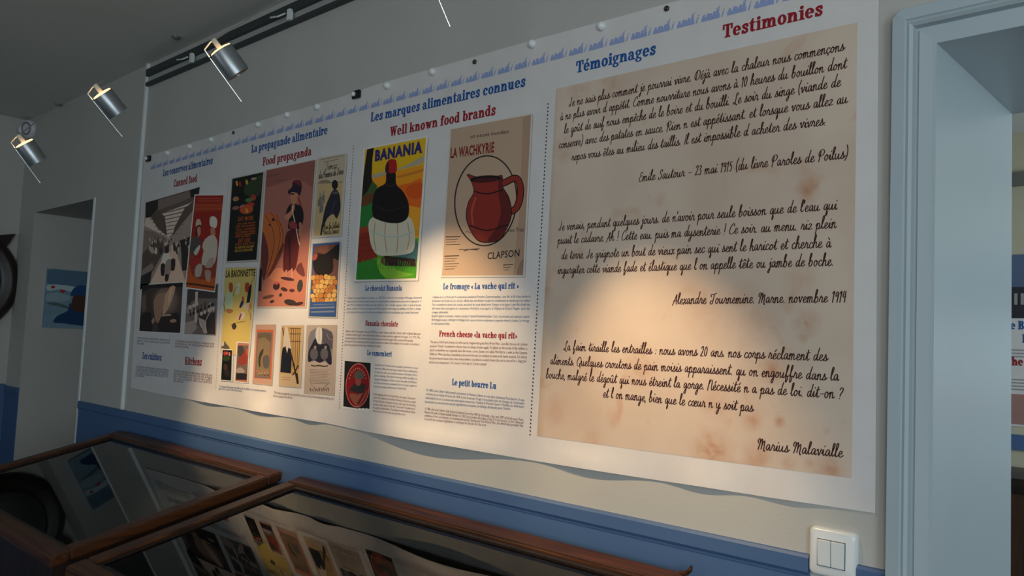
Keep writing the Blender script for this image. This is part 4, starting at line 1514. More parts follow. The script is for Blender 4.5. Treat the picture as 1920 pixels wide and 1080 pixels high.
a.line((74, 56, 44), [(866, 110), (886, 230)], 12)
a.poly((206, 190, 172), [(900, 110), (930, 100), (960, 250), (980, 380), (926, 450), (870, 370)], 2)
a.poly((28, 32, 44), [(866, 380), (906, 352), (926, 452), (946, 370), (976, 392), (990, 500), (978, 718), (834, 704), (850, 500)])
a.line((60, 38, 32), [(970, 420), (1020, 620), (1066, 840)], 20)
a.line((60, 38, 32), [(1072, 620), (1040, 690), (1004, 740)], 18)
a.line((50, 32, 28), [(1056, 730), (1070, 850)], 30)
for y0 in (770, 800):
    a.line((180, 110, 90), [(860, y0), (970, y0 + 8)], 6)
a.build('printed_poster', banner, 'card with a rifle leaning on a wooden fence')
a = poster((576, 610), (631, 610), (626, 740), (570.8, 736), (178, 160, 146), 1.0, (190, 176, 160))
a.z(410, 600, 7.2)
arch = [(1204, 550), (1214, 240), (1240, 160), (1300, 116), (1380, 106), (1460, 116), (1530, 160), (1548, 220), (1530, 590), (1480, 600), (1440, 560), (1360, 580), (1300, 550), (1240, 570)]
a.poly((124, 120, 128), arch)
a.poly((84, 80, 92), [(1400, 110), (1530, 160), (1548, 220), (1540, 400), (1440, 330), (1400, 300)])
a.poly((206, 200, 190), [(1326, 112), (1392, 108), (1398, 240), (1380, 330), (1330, 320), (1310, 220)], 2)
a.line((120, 110, 104), [(1360, 110), (1356, 320)], 5)
a.poly((36, 36, 50), [(1210, 560), (1216, 430), (1260, 330), (1310, 240), (1330, 300), (1370, 330), (1440, 316), (1490, 340), (1516, 430), (1530, 590), (1490, 600), (1440, 540), (1370, 580), (1290, 540), (1240, 560)], 2)
for x0, y0 in ((1290, 460), (1430, 460)):
    a.ell((92, 88, 92), x0, y0, 54, 80, 0, 14)
    a.ell((150, 136, 126), x0 + 16, y0 - 90, 16, 24, 0, 10)
a.line((150, 140, 130), [(1460, 180), (1490, 250), (1530, 270)], 6, 3)
a.line((44, 40, 44), [(1256, 612), (1300, 622), (1360, 614), (1420, 626), (1474, 620)], 16, 3)
for k in range(10):
    a.line((112, 98, 88), [(1236, 664 + k * 21), (1380, 672 + k * 21), (1500 - (k % 3) * 20, 674 + k * 21)], 4, 2)
for k in range(9):
    a.line((60, 54, 54), [(1230 + k * 30, 950 - (k % 3) * 14), (1240 + k * 30, 912 + (k % 2) * 20), (1250 + k * 30, 960)], 8)
a.line((120, 106, 96), [(1230, 800), (1270, 890), (1330, 930)], 4, 3)
a.line((120, 106, 96), [(1500, 830), (1450, 890), (1400, 930)], 4, 3)
a.build('printed_poster', banner, 'grey arched card with two dark figures')

# --- canned food column
a = Art(); a.z(255, 340, 3.6)
a.tone = (1.12, 1.04, .99)
a.poly((150, 140, 134), [(66, 144), (432, 38), (420, 120), (330, 694), (28, 734)])
a.setclip((66, 144), (432, 38), (420, 120), (330, 694), (28, 734))
a.poly((92, 84, 80), [(66, 144), (432, 38), (426, 96), (394, 130), (250, 196), (66, 250)])
a.poly((206, 196, 186), [(66, 250), (180, 214), (390, 140), (386, 200), (300, 290), (220, 380), (120, 330), (58, 300)])
a.poly((120, 110, 106), [(150, 128), (360, 66), (372, 108), (300, 140), (150, 196)])
for k in range(7):
    y0 = 196 + k * 24
    a.line((104, 94, 90), [(80 + k * 17, y0 + 36), (220, y0 + 10), (384 - k * 16, y0 - 34 + k * 8)], 7 - k * .5, 3)
a.poly((40, 36, 36), [(66, 144), (150, 122), (150, 180), (98, 244), (66, 246)])
a.poly((84, 76, 72), [(150, 190), (196, 240), (212, 370), (150, 320), (100, 240)])
a.poly((84, 76, 72), [(394, 130), (392, 190), (300, 300), (246, 372), (262, 310), (330, 180)])
a.poly((36, 32, 32), [(368, 60), (432, 38), (424, 100), (370, 110)])
a.poly((126, 116, 110), [(54, 330), (120, 340), (210, 390), (176, 480), (46, 520)])
a.poly((84, 76, 72), [(44, 490), (100, 430), (180, 400), (190, 470), (120, 600), (34, 690)])
a.poly((138, 126, 118), [(40, 600), (110, 550), (124, 580), (36, 680)])
a.poly((48, 42, 42), [(300, 400), (370, 370), (366, 460), (344, 600), (312, 606), (306, 470)])
a.poly((210, 190, 172), [(180, 520), (240, 430), (262, 440), (300, 560), (340, 690), (96, 690)])
a.poly((46, 42, 44), [(30, 690), (36, 640), (110, 600), (96, 690), (28, 734)])
random.seed(8)
for k in range(60):
    x0 = random.uniform(60, 370); y0 = random.uniform(380, 470)
    sc = (y0 - 350) / 60
    a.ell(random.choice(((60, 54, 52), (200, 190, 180), (90, 82, 78), (170, 160, 150))), x0, y0, 5 * sc, 12 * sc, 0, 8)
for c, pts in (((222, 214, 204), [(176, 540), (190, 490), (216, 480), (240, 510), (230, 560), (190, 570)]), ((40, 36, 38), [(172, 560), (200, 560), (192, 636), (172, 630)]), ((46, 42, 42), [(240, 530), (268, 526), (262, 600), (236, 596)]), ((150, 138, 130), [(206, 540), (240, 530), (232, 630), (196, 636)]), ((44, 38, 40), [(202, 630), (226, 632), (216, 674), (200, 672)]), ((54, 48, 48), [(196, 440), (222, 436), (224, 480), (200, 484)])):
    a.poly(c, pts, 2)
a.build('printed_photograph', banner, 'brownish photograph of a canning hall with roof beams')
a = Art(); a.off += .0012; a.z(255, 340, 3.6)
a.poly(WHITE, [(398, 88), (600, 88), (536, 750), (332, 722)])
a.poly((158, 34, 26), [(404, 96), (594, 95), (532, 740), (340, 714)])
a.setclip((404, 96), (594, 95), (532, 740), (340, 714))
a.poly((170, 60, 30), [(400, 150), (588, 150), (586, 196), (394, 206)])
for k, (y0, x0, x1) in enumerate(((118, 420, 580), (134, 424, 576), (166, 402, 584), (186, 400, 582))):
    a.line((178, 76, 44), [(x0, y0), (x1, y0 - 2)], 8)
a.poly((196, 90, 36), [(356, 560), (400, 600), (480, 640), (540, 650), (532, 740), (340, 714)], 2)
a.poly((150, 60, 42), [(366, 470), (400, 520), (520, 520), (548, 560), (530, 650), (420, 660), (370, 600)], 2)
for c, pts in (((206, 180, 150), [(406, 300), (412, 262), (430, 254), (444, 280), (440, 300), (420, 310)]), ((54, 44, 42), [(402, 350), (416, 300), (440, 296), (436, 330), (412, 370)]), ((200, 140, 110), [(416, 320), (436, 306), (440, 350), (424, 376)]), ((84, 76, 70), [(374, 400), (400, 374), (432, 380), (440, 450), (400, 500), (366, 470)]),
               ((206, 196, 180), [(392, 480), (430, 430), (436, 450), (412, 500)]), ((222, 212, 196), [(500, 280), (504, 244), (530, 236), (552, 262), (546, 310), (526, 318), (504, 300)]), ((196, 130, 100), [(506, 320), (530, 310), (540, 360), (514, 372)]), ((204, 188, 168), [(450, 440), (470, 390), (520, 360), (552, 400), (548, 500), (520, 570), (446, 560), (460, 470)]),
               ((176, 156, 140), [(500, 520), (530, 520), (516, 580), (470, 580)]), ((176, 40, 40), [(380, 530), (420, 520), (424, 560), (390, 570)]), ((190, 170, 150), [(410, 570), (450, 560), (440, 640), (400, 640)]), ((180, 150, 130), [(470, 600), (510, 610), (500, 680), (474, 660)])):
    a.poly(c, pts, 2)
a.line((70, 40, 30), [(346, 690), (430, 700), (530, 716)], 12)
a.build('printed_poster', banner, 'red poster with two women in white caps')
a = Art(); a.off += .0004; a.z(240, 480, 4.154)
a.poly(WHITE, [(104, 218), (436, 200), (414, 608), (82, 592)])
a.poly((76, 62, 58), [(112, 228), (430, 206), (408, 600), (90, 584)])
a.setclip((112, 228), (430, 206), (408, 600), (90, 584))
a.tone = (1.15, 1.04, .98)
for k in range(7):
    g = 74 + k * 14
    a.ell((g + 6, g - 6, g - 12), 300 - k * 3, 360 - k * 4, 118 - k * 15, 130 - k * 15, 12, 20)
for c, pts in (((34, 26, 28), [(112, 228), (430, 206), (428, 240), (180, 250), (112, 290)]), ((186, 160, 136), [(290, 330), (330, 240), (372, 240), (350, 330), (310, 420), (270, 460)]), ((150, 126, 110), [(206, 340), (250, 290), (290, 300), (270, 420), (240, 520), (210, 480)]), ((206, 182, 156), [(322, 290), (340, 250), (352, 260), (316, 380)]),
               ((46, 36, 38), [(260, 480), (380, 440), (408, 500), (400, 600), (240, 592)]), ((160, 140, 126), [(330, 500), (366, 490), (380, 512), (340, 518)]), ((176, 156, 140), [(262, 462), (330, 452), (336, 464), (268, 470)]), ((110, 92, 84), [(112, 330), (140, 300), (140, 420), (112, 430)]), ((40, 32, 34), [(100, 470), (180, 440), (190, 588), (90, 584)]), ((150, 130, 118), [(186, 500), (206, 480), (210, 510), (192, 530)]), ((120, 100, 92), [(240, 270), (310, 250), (306, 280), (250, 290)])):
    a.poly(c, pts, 2)
a.build('printed_photograph', banner, 'dark photograph of a smoky kitchen interior')
a = Art(); a.off += .0002; a.z(240, 480, 4.154)
a.poly((150, 142, 136), [(464, 256), (706, 214), (686, 620), (440, 606)])
a.setclip((466, 262), (700, 222), (680, 612), (442, 602))
a.tone = (1.12, 1.04, 1.0)
a.poly((112, 104, 100), [(466, 262), (700, 222), (680, 612), (442, 602)])
for c, pts in (((66, 60, 60), [(466, 262), (700, 222), (696, 330), (540, 330), (462, 380)]), ((190, 182, 174), [(526, 280), (546, 276), (540, 520), (518, 524)]), ((60, 54, 54), [(560, 440), (680, 430), (680, 612), (600, 608), (540, 520)]), ((176, 166, 158), [(620, 380), (650, 360), (680, 400), (672, 440), (630, 440)]), ((176, 166, 158), [(550, 480), (600, 500), (620, 600), (604, 604), (560, 540)]), ((160, 150, 142), [(446, 520), (520, 500), (540, 560), (500, 604), (442, 602)]), ((150, 140, 134), [(456, 400), (500, 380), (510, 430), (460, 450)])):
    a.poly(c, pts, 1)
for k in range(34):
    a.ell(((50, 46, 46), (190, 182, 174), (86, 80, 78))[k % 3], 480 + (k * 29) % 200, 370 + (k * 17) % 90, 6 + k % 4, 16, 0, 8)
a.line((206, 198, 190), [(560, 520), (600, 604)], 5); a.line((206, 198, 190), [(640, 440), (610, 500), (606, 600)], 5)
a.build('printed_photograph', banner, 'grey photograph of men at a long table')

# ------------------------------------------------------------------ pins and clips along the top edge
def dome(px, py, label):
    x, z = P2W(px, py)
    y = -bulge(x, z) - .0006
    b = bmesh.new()
    lathe(b, (x, y, z), (0, -1, 0), [(.0106, 0), (.0112, .002), (.0106, .006), (.0086, .0105), (.0052, .0135), (0, .0146)], 20)
    o = link('dome_pin', b, WHITEP, None, True)
    tag(o, label, 'pin', "white dome pins on the banner's top edge")


for px, py, lab in ((316, 287, 'white dome pin above the word conserves, nearest the left black clip'), (358, 275, 'white dome pin above the middle of the heading Les conserves alimentaires'), (398.4, 262, 'white dome pin above the end of the heading Les conserves alimentaires'),
                    (486, 233.8, 'white dome pin above the start of the heading La propagande alimentaire'), (541, 215.5, 'white dome pin above the middle of the heading La propagande alimentaire'), (597, 201, 'white dome pin above the end of the heading La propagande alimentaire'),
                    (728, 161, 'white dome pin just right of the middle black clip'), (813, 135, 'white dome pin left of the dark screw above the word connues'), (1000, 83, 'white dome pin between the headings ending connues and starting Témoignages'), (1130, 50, 'large white dome pin directly above the heading Témoignages')):
    dome(px, py, lab)
for px, py, lab in ((438.7, 249, 'small dark screw head left of the heading La propagande alimentaire'), (891, 116.5, 'small dark screw head above the word connues'), (1251, 16.5, 'small dark screw head above the right end of the heading Témoignages')):
    x, z = P2W(px, py)
    y = -bulge(x, z) - .0006
    b = bmesh.new()
    lathe(b, (x, y, z), (0, -1, 0), [(.0062, 0), (.0064, .003), (.005, .005), (.0022, .0056), (.002, .004), (0, .004)], 16)
    tag(link('screw', b, mat('dull_screw_metal', (92, 82, 72), .4, .8), None, True), lab, 'screw', "dark screws along the banner's top edge")
for px, py, dx, dz, lab in ((671, 178, .018, .0125, 'black clip with a white button in the middle of the top edge of the banner'), (280.5, 298, .018, .0125, 'black clip with a white button at the upper left corner of the banner')):
    x, z = P2W(px, py)
    y = -bulge(x, z) - .0006
    r_ = thing('black_clip', lab, 'clip', (x, y, z), "black clips on the banner's top edge")
    b = bmesh.new()
    box(b, x - dx, y - .010, z - dz, x + dx, y, z + dz)
    bmesh.ops.bevel(b, geom=b.edges[:], offset=.0015, segments=2, affect='EDGES')
    link('clip_body', b, BLACKP, r_)
    b = bmesh.new()
    lathe(b, (x - .006, y - .010, z + .001), (0, -1, 0), [(.0075, 0), (.0078, .003), (.006, .0075), (.003, .009), (0, .0095)], 16)
    link('button', b, WHITEP, r_, True)

# ------------------------------------------------------------------ hanging rail under the ceiling
rl = thing('hanging_rail', 'dark grey double metal rail along the top of the wall above the banner', 'rail', (-2.6, -.02, 2.62))
RX0, RX1 = -3.690, -0.10
for nm, z0, z1, d in (('upper_bar', 2.616, 2.648, .020), ('lower_bar', 2.572, 2.589, .018)):
    b = bmesh.new()
    box(b, RX0, -d, z0, RX1, 0.0 if nm == 'upper_bar' else -.004, z1)
    bmesh.ops.bevel(b, geom=b.edges[:], offset=.002, segments=1, affect='EDGES')
    link(nm, b, DARKM, rl)
b = bmesh.new(); box(b, RX0, -.006, 2.587, RX1, 0.0, 2.618); link('back_plate', b, mat('rail_back', (170, 170, 164), .6), rl)
for px, py in ((356, 119), (540, 31)):
    p = at_y(px, py, -.03)
    b = bmesh.new()
    box(b, p.x - .009, -.030, 2.584, p.x + .009, -.016, 2.622)
    tube(b, [(p.x - .01, -.036, 2.606), (p.x - .04, -.045, 2.600), (p.x - .10, -.040, 2.612)], .003, 8)
    link('rail_clip', b, WHITEP, rl)

# ------------------------------------------------------------------ the halogen spot lamps on long rods
def lamp(px, py, dep, tgt, armpx, rad, label, power, armz=None):
    p = at_depth(px, py, dep)
    if len(tgt) == 3:
        d = (Vector(tgt) - p).normalized()         # where the lamp points
    else:
        v = (p - CAM).normalized()
        q = r2 * tgt[0] - u2 * tgt[1]
        d = ((q - v * q.dot(v)).normalized() + v * .02).normalized()
    root = thing('spot_lamp', label, 'lamp', p, 'halogen spot lamps on steel rods')
    Lh = rad * 1.12                                # half length of the can
    top, bot = p - d * Lh, p + d * Lh
    b = bmesh.new()
    lathe(b, p, d, [(rad * .80, -Lh + .004), (rad * .97, -Lh), (rad, -Lh + .002), (rad, Lh), (rad * .94, Lh), (rad * .90, Lh * .3), (rad * .90, -Lh + .006)], 40)
    link('can', b, ALU, root, False)
    for q in b_smooth(root):
        pass
    b = bmesh.new()                                # back of the glowing reflector and bulb holder
    lathe(b, p, d, [(0, -Lh - .006), (rad * .40, -Lh - .0055), (rad * .70, -Lh - .0045), (rad * .90, -Lh - .003), (rad * .92, -Lh + .002)], 32)
    link('glowing_reflector', b, GLOW, root, True)
    # camera-side rod: straight wire along the can, bent over its back
    side = ((rt * -1.0) - d * (rt * -1.0).dot(d)).normalized()
    side = (side * 0.93 - fw * 0.35); side = (side - d * side.dot(d)).normalized()
    e = p + side * (rad + .003)
    arm0 = top - d * .016
    b = bmesh.new()
    tube(b, [e + d * (Lh + .055), e - d * (Lh - .002)], .0016, 8)
    link('aiming_rod', b, ROD, root)
    b = bmesh.new()
    c0 = e - d * (Lh + .001)
    tube(b, [c0, c0 - d * .020 - side * .001, arm0 + side * rad * .35 - d * .012, arm0 - d * .012], .0022, 8)
    link('bracket', b, ROD, root)
    b = bmesh.new()
    lathe(b, top, -d, [(rad * .22, .004), (rad * .22, .030), (0, .031)], 16)
    link('bulb_socket', b, mat('ceramic_socket', (226, 214, 190), .5), root, True)
    # twin wires of the arm, up to the ceiling
    end = at_z(armpx[0], armpx[1], CZ) if armz is None else Vector(armz)
    for s in (-1, 1):
        b = bmesh.new()
        o = side * .0042 * s
        tube(b, [arm0 + o - d * .012, (arm0 - d * .012) * .72 + end * .28 + o, end + o], .0014, 6)
        link('arm_wire', b, ROD, root)
    b = bmesh.new()
    lathe(b, (end.x, end.y, CZ), (0, 0, -1), [(.018, 0), (.018, .006), (.008, .010), (0, .010)], 16)
    link('ceiling_cap', b, ALU, root)
    sp = bpy.data.lights.new('bulb_light', 'SPOT')
    sp.energy = power
    sp.color = WARM
    sp.spot_size = R(47)
    sp.spot_blend = 0.9
    sp.shadow_soft_size = .012
    so = bpy.data.objects.new('bulb_light', sp)
    C.objects.link(so)
    so.parent = root
    so.location = d * (Lh * .7)
    so.rotation_euler = d.to_track_quat('-Z', 'Y').to_euler()
    return root


def b_smooth(root):
    out = []
    for o in root.children:
        if o.type == 'MESH' and o.name.startswith('can'):
            for pl_ in o.data.polygons:
                pl_.use_smooth = True
            o.data.set_sharp_from_angle(angle=R(40))
            out.append(o)
    return out


lamp(431, 117, 1.95, (-1.62, 0, 1.42), (605, -49), .0285, 'largest fully visible aluminium spot lamp, in front of the rail above the banner', SPOT_POWER)
lamp(207, 195, 2.30, (29, 36), (330, 69), .0285, 'middle one of the three visible spot lamps, left of the white conduit', SPOT_POWER * .8)
lamp(59, 287, 2.50, (26, 36), (110, 195), .0280, 'leftmost spot lamp, just under the round detector in the corner', SPOT_POWER * .9)
lamp(836, -47, 1.50, (-0.97, 0, 1.20), (1010, -170), .0275, 'spot lamp cut off by the top of the photo, only its rod tip showing', SPOT_POWER, (-1.35, -.30, CZ))

# ------------------------------------------------------------------ double light switch by the door
p = at_y(1570, 1040, 0)
sx0, sx1, sz1, sz0 = -.6435, -.5585, 1.200, 1.1145
root = thing('light_switch', 'white double rocker light switch on the wall beside the door casing', 'switch', ((sx0 + sx1) / 2, 0, sz0))


def rounded(b, x0, x1, z0, z1, y0, y1, r_, bev):
    pts = []
    for cx, cz, a0 in ((x1 - r_, z1 - r_, 0), (x0 + r_, z1 - r_, 90), (x0 + r_, z0 + r_, 180), (x1 - r_, z0 + r_, 270)):
        for k in range(7):
            an = R(a0 + k * 15)
            pts.append((cx + r_ * math.cos(an), cz + r_ * math.sin(an)))
    cxm, czm = (x0 + x1) / 2, (z0 + z1) / 2
    rings = []
    for y, sh in ((y0, 0), (y0 + (y1 - y0) * .45, 0), (y0 + (y1 - y0) * .8, bev * .35), (y1, bev)):
        rings.append([b.verts.new((cxm + (x - cxm) * (1 - sh / (cxm - x0)), y, czm + (z - czm) * (1 - sh / (czm - z0)))) for x, z in pts])
    nP = len(pts)
    for q, w in zip(rings, rings[1:]):
        for k in range(nP):
            b.faces.new((q[k], q[(k + 1) % nP], w[(k + 1) % nP], w[k]))
    b.faces.new(rings[-1]); b.faces.new(rings[0][::-1])


b = bmesh.new(); rounded(b, sx0, sx1, sz0, sz1, 0.0, -.0125, .010, .006)
o = link('face_plate', b, WHITEP, root, True); o.data.set_sharp_from_angle(angle=R(50))
rx0, rx1, rz0, rz1 = -.6255, -.5775, 1.1345, 1.1800
b = bmesh.new(); box(b, rx0 - .001, -.0130, rz0 - .001, rx1 + .001, -.012, rz1 + .001); link('rocker_gap', b, mat('painted_gap_shade', (70, 72, 74), .6), root)  # dark sheet paints the shade in the gaps round the rockers
mid = (rx0 + rx1) / 2
for x0, x1 in ((rx0, mid - .0004), (mid + .0004, rx1)):
    b = bmesh.new()
    hexa(b, ((x0, -.0128, rz0), (x1, -.0128, rz0), (x1, -.0128, rz1), (x0, -.0128, rz1)), ((x0 + .0006, -.0150, rz0 + .0006), (x1 - .0006, -.0150, rz0 + .0006), (x1 - .0006, -.0178, rz1 - .0010), (x0 + .0006, -.0178, rz1 - .0010)))
    bmesh.ops.bevel(b, geom=b.edges[:], offset=.0006, segments=2, affect='EDGES')
    link('rocker', b, WHITEP, root)

# ------------------------------------------------------------------ desk showcases in front of the wall
TILT = math.atan2(.169, .67)


def showcase(x0, x1, label, yb=-.030, zb=1.067, depth=.691):
    root = thing('display_case', label, 'display case', ((x0 + x1) / 2, -.36, 0), 'sloping glass display cases')
    ct, st = math.cos(TILT), math.sin(TILT)

    def Q(x, s, h):            # s = distance down the slope from the back edge, h = height above the top plane
        return Vector((x, yb - s * ct - h * st * 0, zb - s * st + h))

    fwid, th = .052, .030

    def rail(name, xa, xb_, sa, sb, m):
        b = bmesh.new()
        hexa(b, (Q(xa, sa, -th), Q(xb_, sa, -th), Q(xb_, sb, -th), Q(xa, sb, -th)), (Q(xa, sa, 0), Q(xb_, sa, 0), Q(xb_, sb, 0), Q(xa, sb, 0)))
        bmesh.ops.recalc_face_normals(b, faces=b.faces[:])
        bmesh.ops.bevel(b, geom=b.edges[:], offset=.004, segments=3, affect='EDGES')
        return link(name, b, m, root)

    rail('back_rail', x0, x1, 0, fwid, WOODX)
    rail('front_rail', x0, x1, depth - fwid, depth, WOODX)
    rail('side_rail', x0, x0 + fwid, fwid, depth - fwid, WOODY)
    rail('side_rail', x1 - fwid, x1, fwid, depth - fwid, WOODY)
    # inner moulding a little lower than the rail, holding the glass
    b = bmesh.new()
    mo = .012
    for xa, xb_, sa, sb in ((x0 + fwid, x1 - fwid, fwid, fwid + mo), (x0 + fwid, x1 - fwid, depth - fwid - mo, depth - fwid), (x0 + fwid, x0 + fwid + mo, fwid + mo, depth - fwid - mo), (x1 - fwid - mo, x1 - fwid, fwid + mo, depth - fwid - mo)):
        hexa(b, (Q(xa, sa, -.028), Q(xb_, sa, -.028), Q(xb_, sb, -.028), Q(xa, sb, -.028)), (Q(xa, sa, -.007), Q(xb_, sa, -.007), Q(xb_, sb, -.007), Q(xa, sb, -.007)))
    link('glazing_bead', b, DARKWOOD, root)
    b = bmesh.new()
    g = .0
    v = [b.verts.new(Q(x, s, -.012)) for x, s in ((x0 + fwid, fwid), (x1 - fwid, fwid), (x1 - fwid, depth - fwid), (x0 + fwid, depth - fwid))]
    f = b.faces.new(v)
    f.normal_update()
    if f.normal.z < 0:
        f.normal_flip()
    link('glass_pane', b, GLASS, root, keep=True)
    # box below
    hb = .13
    def panel_(name, xa, xb_, sa, sb, m, top=-th, bot=-th - hb):
        b = bmesh.new()
        hexa(b, (Q(xa, sa, bot), Q(xb_, sa, bot), Q(xb_, sb, bot), Q(xa, sb, bot)), (Q(xa, sa, top), Q(xb_, sa, top), Q(xb_, sb, top), Q(xa, sb, top)))
        return link(name, b, m, root)
    i = .012
    panel_('back_panel', x0 + i, x1 - i, i, i + .018, DARKWOOD)
    panel_('front_panel', x0 + i, x1 - i, depth - i - .018, depth - i, DARKWOOD)
    panel_('side_panel', x0 + i, x0 + i + .018, i + .018, depth - i - .018, DARKWOOD)
    panel_('side_panel', x1 - i - .018, x1 - i, i + .018, depth - i - .018, DARKWOOD)
    panel_('felt_base', x0 + i + .018, x1 - i - .018, i + .018, depth - i - .018, mat('dark_green_felt', (40, 44, 40), .95, noise=.2, nscale=60), -th - hb + .012, -th - hb)
    for xa, sa in ((x0 + .02, .02), (x1 - .075, .02), (x0 + .02, depth - .075), (x1 - .075, depth - .075)):
        b = bmesh.new()
        c = Q(xa, sa, -th - hb)
        c2 = Q(xa, sa + .055, -th - hb)
        hexa(b, ((xa, c.y, 0), (xa + .055, c.y, 0), (xa + .055, c2.y, 0), (xa, c2.y, 0)), (c, c + Vector((.055, 0, 0)), c2 + Vector((.055, 0, 0)), c2))
        link('leg', b, DARKWOOD, root)
    return root


showcase(-3.640, -2.361, 'sloping wooden display case with glass top at the far left under the banner')
showcase(-2.255, -0.880, 'nearer sloping wooden display case with glass top at the bottom of the picture')
# turned-up hook at the right end of the near case
b = bmesh.new()
pk = at_y(1290, 1070, -.035)
tube(b, [(-.892, -.034, 1.066), (-.878, -.034, 1.068), (-.870, -.034, 1.076), (-.868, -.034, 1.084)], [.005, .005, .0045, .003], 10)
hk = link('end_hook', b, WOODX, bpy.data.objects['display_case.001'])

# ------------------------------------------------------------------ left end of the room
# round dark frame on the left wall
root = thing('round_mirror', 'round mirror in a dark carved wooden frame on the left wall', 'mirror', (XL, -.285, 1.726))
o0 = Vector((XL, -.285, 1.726))
b = bmesh.new()
lathe(b, o0, (1, 0, 0), [(.200, .0), (.200, .030), (.215, .045), (.235, .040), (.255, .055), (.285, .050), (.303, .030), (.305, .0)], 64)
link('round_frame', b, DARKWOOD, root, True)
b = bmesh.new(); lathe(b, o0, (1, 0, 0), [(0, .018), (.202, .018)], 48)
link('mirror_glass', b, mat('dim_mirror_glass', (90, 98, 90), .12, .6), root)
b = bmesh.new()
cy, cz = -.285 + .16, 1.726 + .262
pts = [(-.03, -.03), (.0, .0), (.055, .012), (.10, .022), (.085, -.005), (.075, -.03), (.05, -.07), (.02, -.06)]
v0 = [b.verts.new((XL + .012, cy + q[0], cz + q[1])) for q in pts]
v1 = [b.verts.new((XL + .040, cy + q[0], cz + q[1])) for q in pts]
b.faces.new(v0); b.faces.new(v1[::-1])
for k in range(len(pts)):
    b.faces.new((v0[k], v0[(k + 1) % len(pts)], v1[(k + 1) % len(pts)], v1[k]))
link('carved_leaf', b, DARKWOOD, root)

# detector high in the corner
p = at_x(58, 243, XL + .09)
root = thing('motion_detector', 'small round white motion detector high in the corner under the ceiling', 'detector', (XL, p.y, p.z))
b = bmesh.new(); lathe(b, (XL + .004, p.y - .02, p.z), (1, -.0, 0), [(0, -.004), (.030, -.004), (.030, .050), (.024, .056), (0, .056)], 24)
link('mount', b, WHITEP, root, True)
b = bmesh.new(); lathe(b, (XL + .09, p.y + .005, p.z + .002), (.35, -.9, -.1), [(0, -.034), (.046, -.034), (.052, -.020), (.052, .024), (.044, .034), (.030, .036), (0, .030)], 32)
link('housing', b, mat('pinkish_white_plastic', (214, 206, 210), .35), root, True)
b = bmesh.new(); lathe(b, (XL + .09 + .0130, p.y + .005 - .0334, p.z - .0017), (.35, -.9, -.1), [(.038, -.002), (.038, .002), (.028, .003), (.028, -.002)], 24)
link('dark_ring', b, mat('grey_lens', (130, 130, 138), .3), root, True)

# painting hanging in the reveal of the opening
PX = OX0
root = thing('painting', 'unframed blue painting of a soldier hanging inside the opening at the far left', 'painting', (PX, .20, 1.484))
b = bmesh.new(); box(b, PX, .085, 1.485, PX + .018, .345, 1.815)
link('canvas', b, mat('pale_blue_paint', (128, 160, 176), .7, noise=.15, nscale=20), root)


def on_canvas(name, shapes, off):
    b = bmesh.new()
    ms = []
    for k, (col, pts) in enumerate(shapes):
        m = ink(col)
        if m not in ms: ms.append(m)
        pp = [(min(1.0, max(0.0, v.x)), min(1.0, max(0.0, v.y))) for v in catmull(pts, 3, True)]
        f = b.faces.new([b.verts.new((PX + .0186 + off + k * .0002, .085 + q[0] * .26, 1.485 + q[1] * .33)) for q in pp])
        f.material_index = ms.index(m)
    b.normal_update()
    for f in b.faces:
        if f.normal.x < 0: f.normal_flip()
    link(name, b, ms, root)


on_canvas('painted_sky', [((88, 118, 140), [(.02, .74), (.98, .72), (.98, .98), (.5, .99), (.02, .98)]), ((186, 200, 204), [(.04, .62), (.3, .66), (.6, .62), (.6, .72), (.05, .73)]), ((150, 170, 176), [(.03, .45), (.4, .46), (.5, .55), (.2, .6), (.03, .56)]),
                          ((90, 106, 100), [(.03, .40), (.25, .37), (.5, .33), (.5, .37), (.2, .43)])], 0)
on_canvas('painted_figure', [((30, 64, 104), [(.2, .09), (.26, .2), (.46, .3), (.5, .44), (.62, .34), (.9, .3), (.98, .1), (.9, .05), (.4, .08)]), ((80, 54, 44), [(.54, .36), (.56, .56), (.7, .6), (.92, .58), (.92, .36), (.7, .28)]), ((36, 76, 120), [(.5, .56), (.54, .68), (.66, .75), (.86, .74), (.96, .64), (.96, .56), (.7, .585)])], .001)
on_canvas('painted_poppy', [((170, 48, 40), [(.09, .68), (.13, .665), (.17, .68), (.16, .71), (.11, .71)])], .001)
on_canvas('painted_poppy', [((170, 48, 40), [(.28, .63), (.33, .6), (.37, .62), (.40, .65), (.34, .65), (.29, .66)])], .001)

# ------------------------------------------------------------------ what shows of the next room through the doorway
YW = YN - .004
fb = thing('far_banner', 'white text banner with a blue top band on the far wall of the next room', 'banner', (-.2, YN, 1.21))
BX0, BX1 = -1.00, .9


def flat(name, x0, x1, z0, z1, off, m, parent):
    b = bmesh.new(); box(b, x0, YN - off, z0, x1, YN - off + .003, z1)
    return link(name, b, m, parent)


BX0 = -1.06
flat('cloth_sheet', BX0, BX1, 1.215, 2.062, .004, PAPER, fb)
flat('sky_band', BX0, BX1, 1.90, 2.062, .0052, mat('grey_blue_print', (112, 130, 166), .7, noise=.5, nscale=3), fb)
flat('photo_strip', BX0, BX1, 1.745, 1.90, .0052, mat('dark_photo_print', (48, 46, 54), .7, noise=.4, nscale=30), fb)
for k in range(6):
    b = bmesh.new()
    box(b, -1.036 + k * .028, YN - .0064, 1.812, -1.022 + k * .028, YN - .0034, 1.868)
    link('photo_window', b, mat('photo_grey_print', (150, 146, 146), .7), fb)
flat('pink_panel', BX0, BX1, 1.225, 1.372, .0052, mat('pink_print', (176, 130, 122), .7, noise=.2, nscale=8), fb)


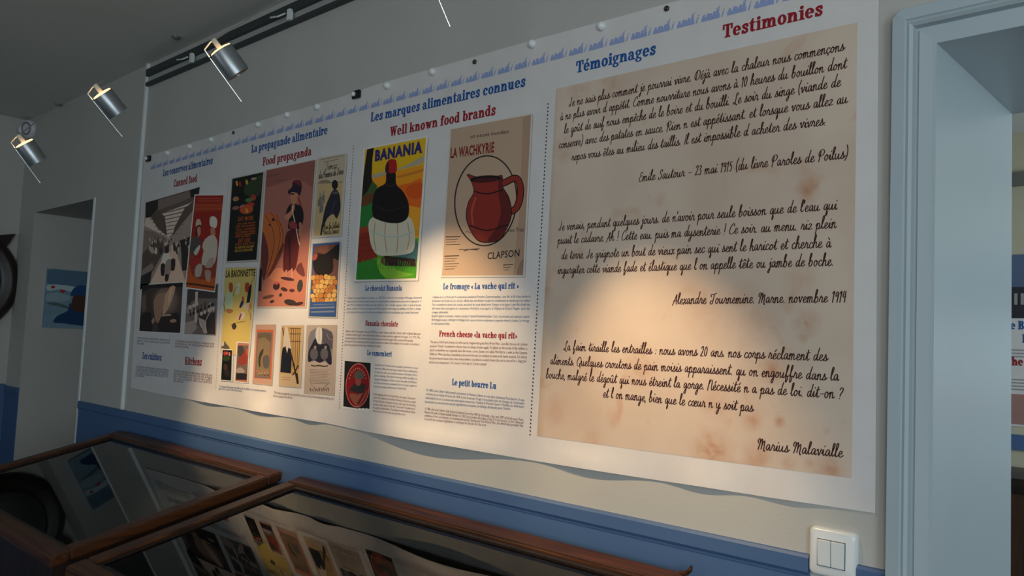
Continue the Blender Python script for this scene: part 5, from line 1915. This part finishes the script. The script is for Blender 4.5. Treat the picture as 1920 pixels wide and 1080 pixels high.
def far_text(tx, x, z, size, col, polys=None):
    pl, W = slab(tx)
    b = bmesh.new()
    for k, q in enumerate(pl):
        try:
            f = b.faces.new([b.verts.new((x + px * size * .72, YN - .0056 - (k % 30) * 4e-6, z + py * size)) for px, py in q])
            f.normal_update()
            if f.normal.y > 0: f.normal_flip()
        except ValueError:
            pass
    link('heading', b, ink(col), fb)


far_text('Le Bl', -1.048, 1.690, .042, INK_BLUE)
far_text('L', -.972, 1.625, .042, INK_BLUE)
far_text('The', -1.044, 1.512, .042, INK_RED) if all(c in SLAB for c in 'The') else None
b = bmesh.new()
for z0, nl in ((1.585, 3), (1.44, 4)):
    for k in range(nl):
        box(b, -1.04, YN - .0056, z0 - k * .016, -.42, YN - .0036, z0 - k * .016 + .006)
link('body_text', b, mat('faint_print', (150, 146, 150), .7), fb)

b = bmesh.new(); box(b, -2.4, YN - .02, 2.405, XR, YN, 2.475); struct('trim_%d' % n, b, mat('grey_rail_paint', (110, 108, 100), .5)); n += 1
b = bmesh.new(); box(b, -2.4, YN - .012, 1.10, XR, YN, 1.175); struct('trim_%d' % n, b, BLUE); n += 1

root = thing('dark_cabinet', 'dark wooden cabinet below the far banner in the next room', 'cabinet', (-.5, 2.95, 0))
b = bmesh.new(); box(b, -1.7, 2.72, .06, .6, 3.17, .98); link('carcass', b, DARKWOOD, root)
b = bmesh.new(); box(b, -1.74, 2.68, .98, .64, 3.18, 1.02); bmesh.ops.bevel(b, geom=b.edges[:], offset=.006, segments=2, affect='EDGES'); link('cabinet_top', b, DARKWOOD, root)
b = bmesh.new(); box(b, -1.66, 2.74, 0, .56, 3.16, .06); link('plinth', b, DARKWOOD, root)
for k in range(4):
    x0 = -1.67 + k * .565
    b = bmesh.new(); box(b, x0 + .01, 2.70, .10, x0 + .55, 2.72, .95); bmesh.ops.bevel(b, geom=b.edges[:], offset=.004, segments=2, affect='EDGES')
    dr = link('cabinet_door', b, wood_mat('cabinet_door_wood', (52, 32, 20), (78, 50, 30), 2) if k == 0 else bpy.data.materials['cabinet_door_wood'], root)
    b = bmesh.new(); lathe(b, (x0 + (.50 if k % 2 == 0 else .06), 2.70, .55), (0, -1, 0), [(.006, 0), (.006, .01), (.014, .016), (.012, .026), (0, .028)], 14)
    kb = link('knob', b, ALU, root, True)
    kb.parent = dr
    kb.matrix_parent_inverse = Matrix.Identity(4)
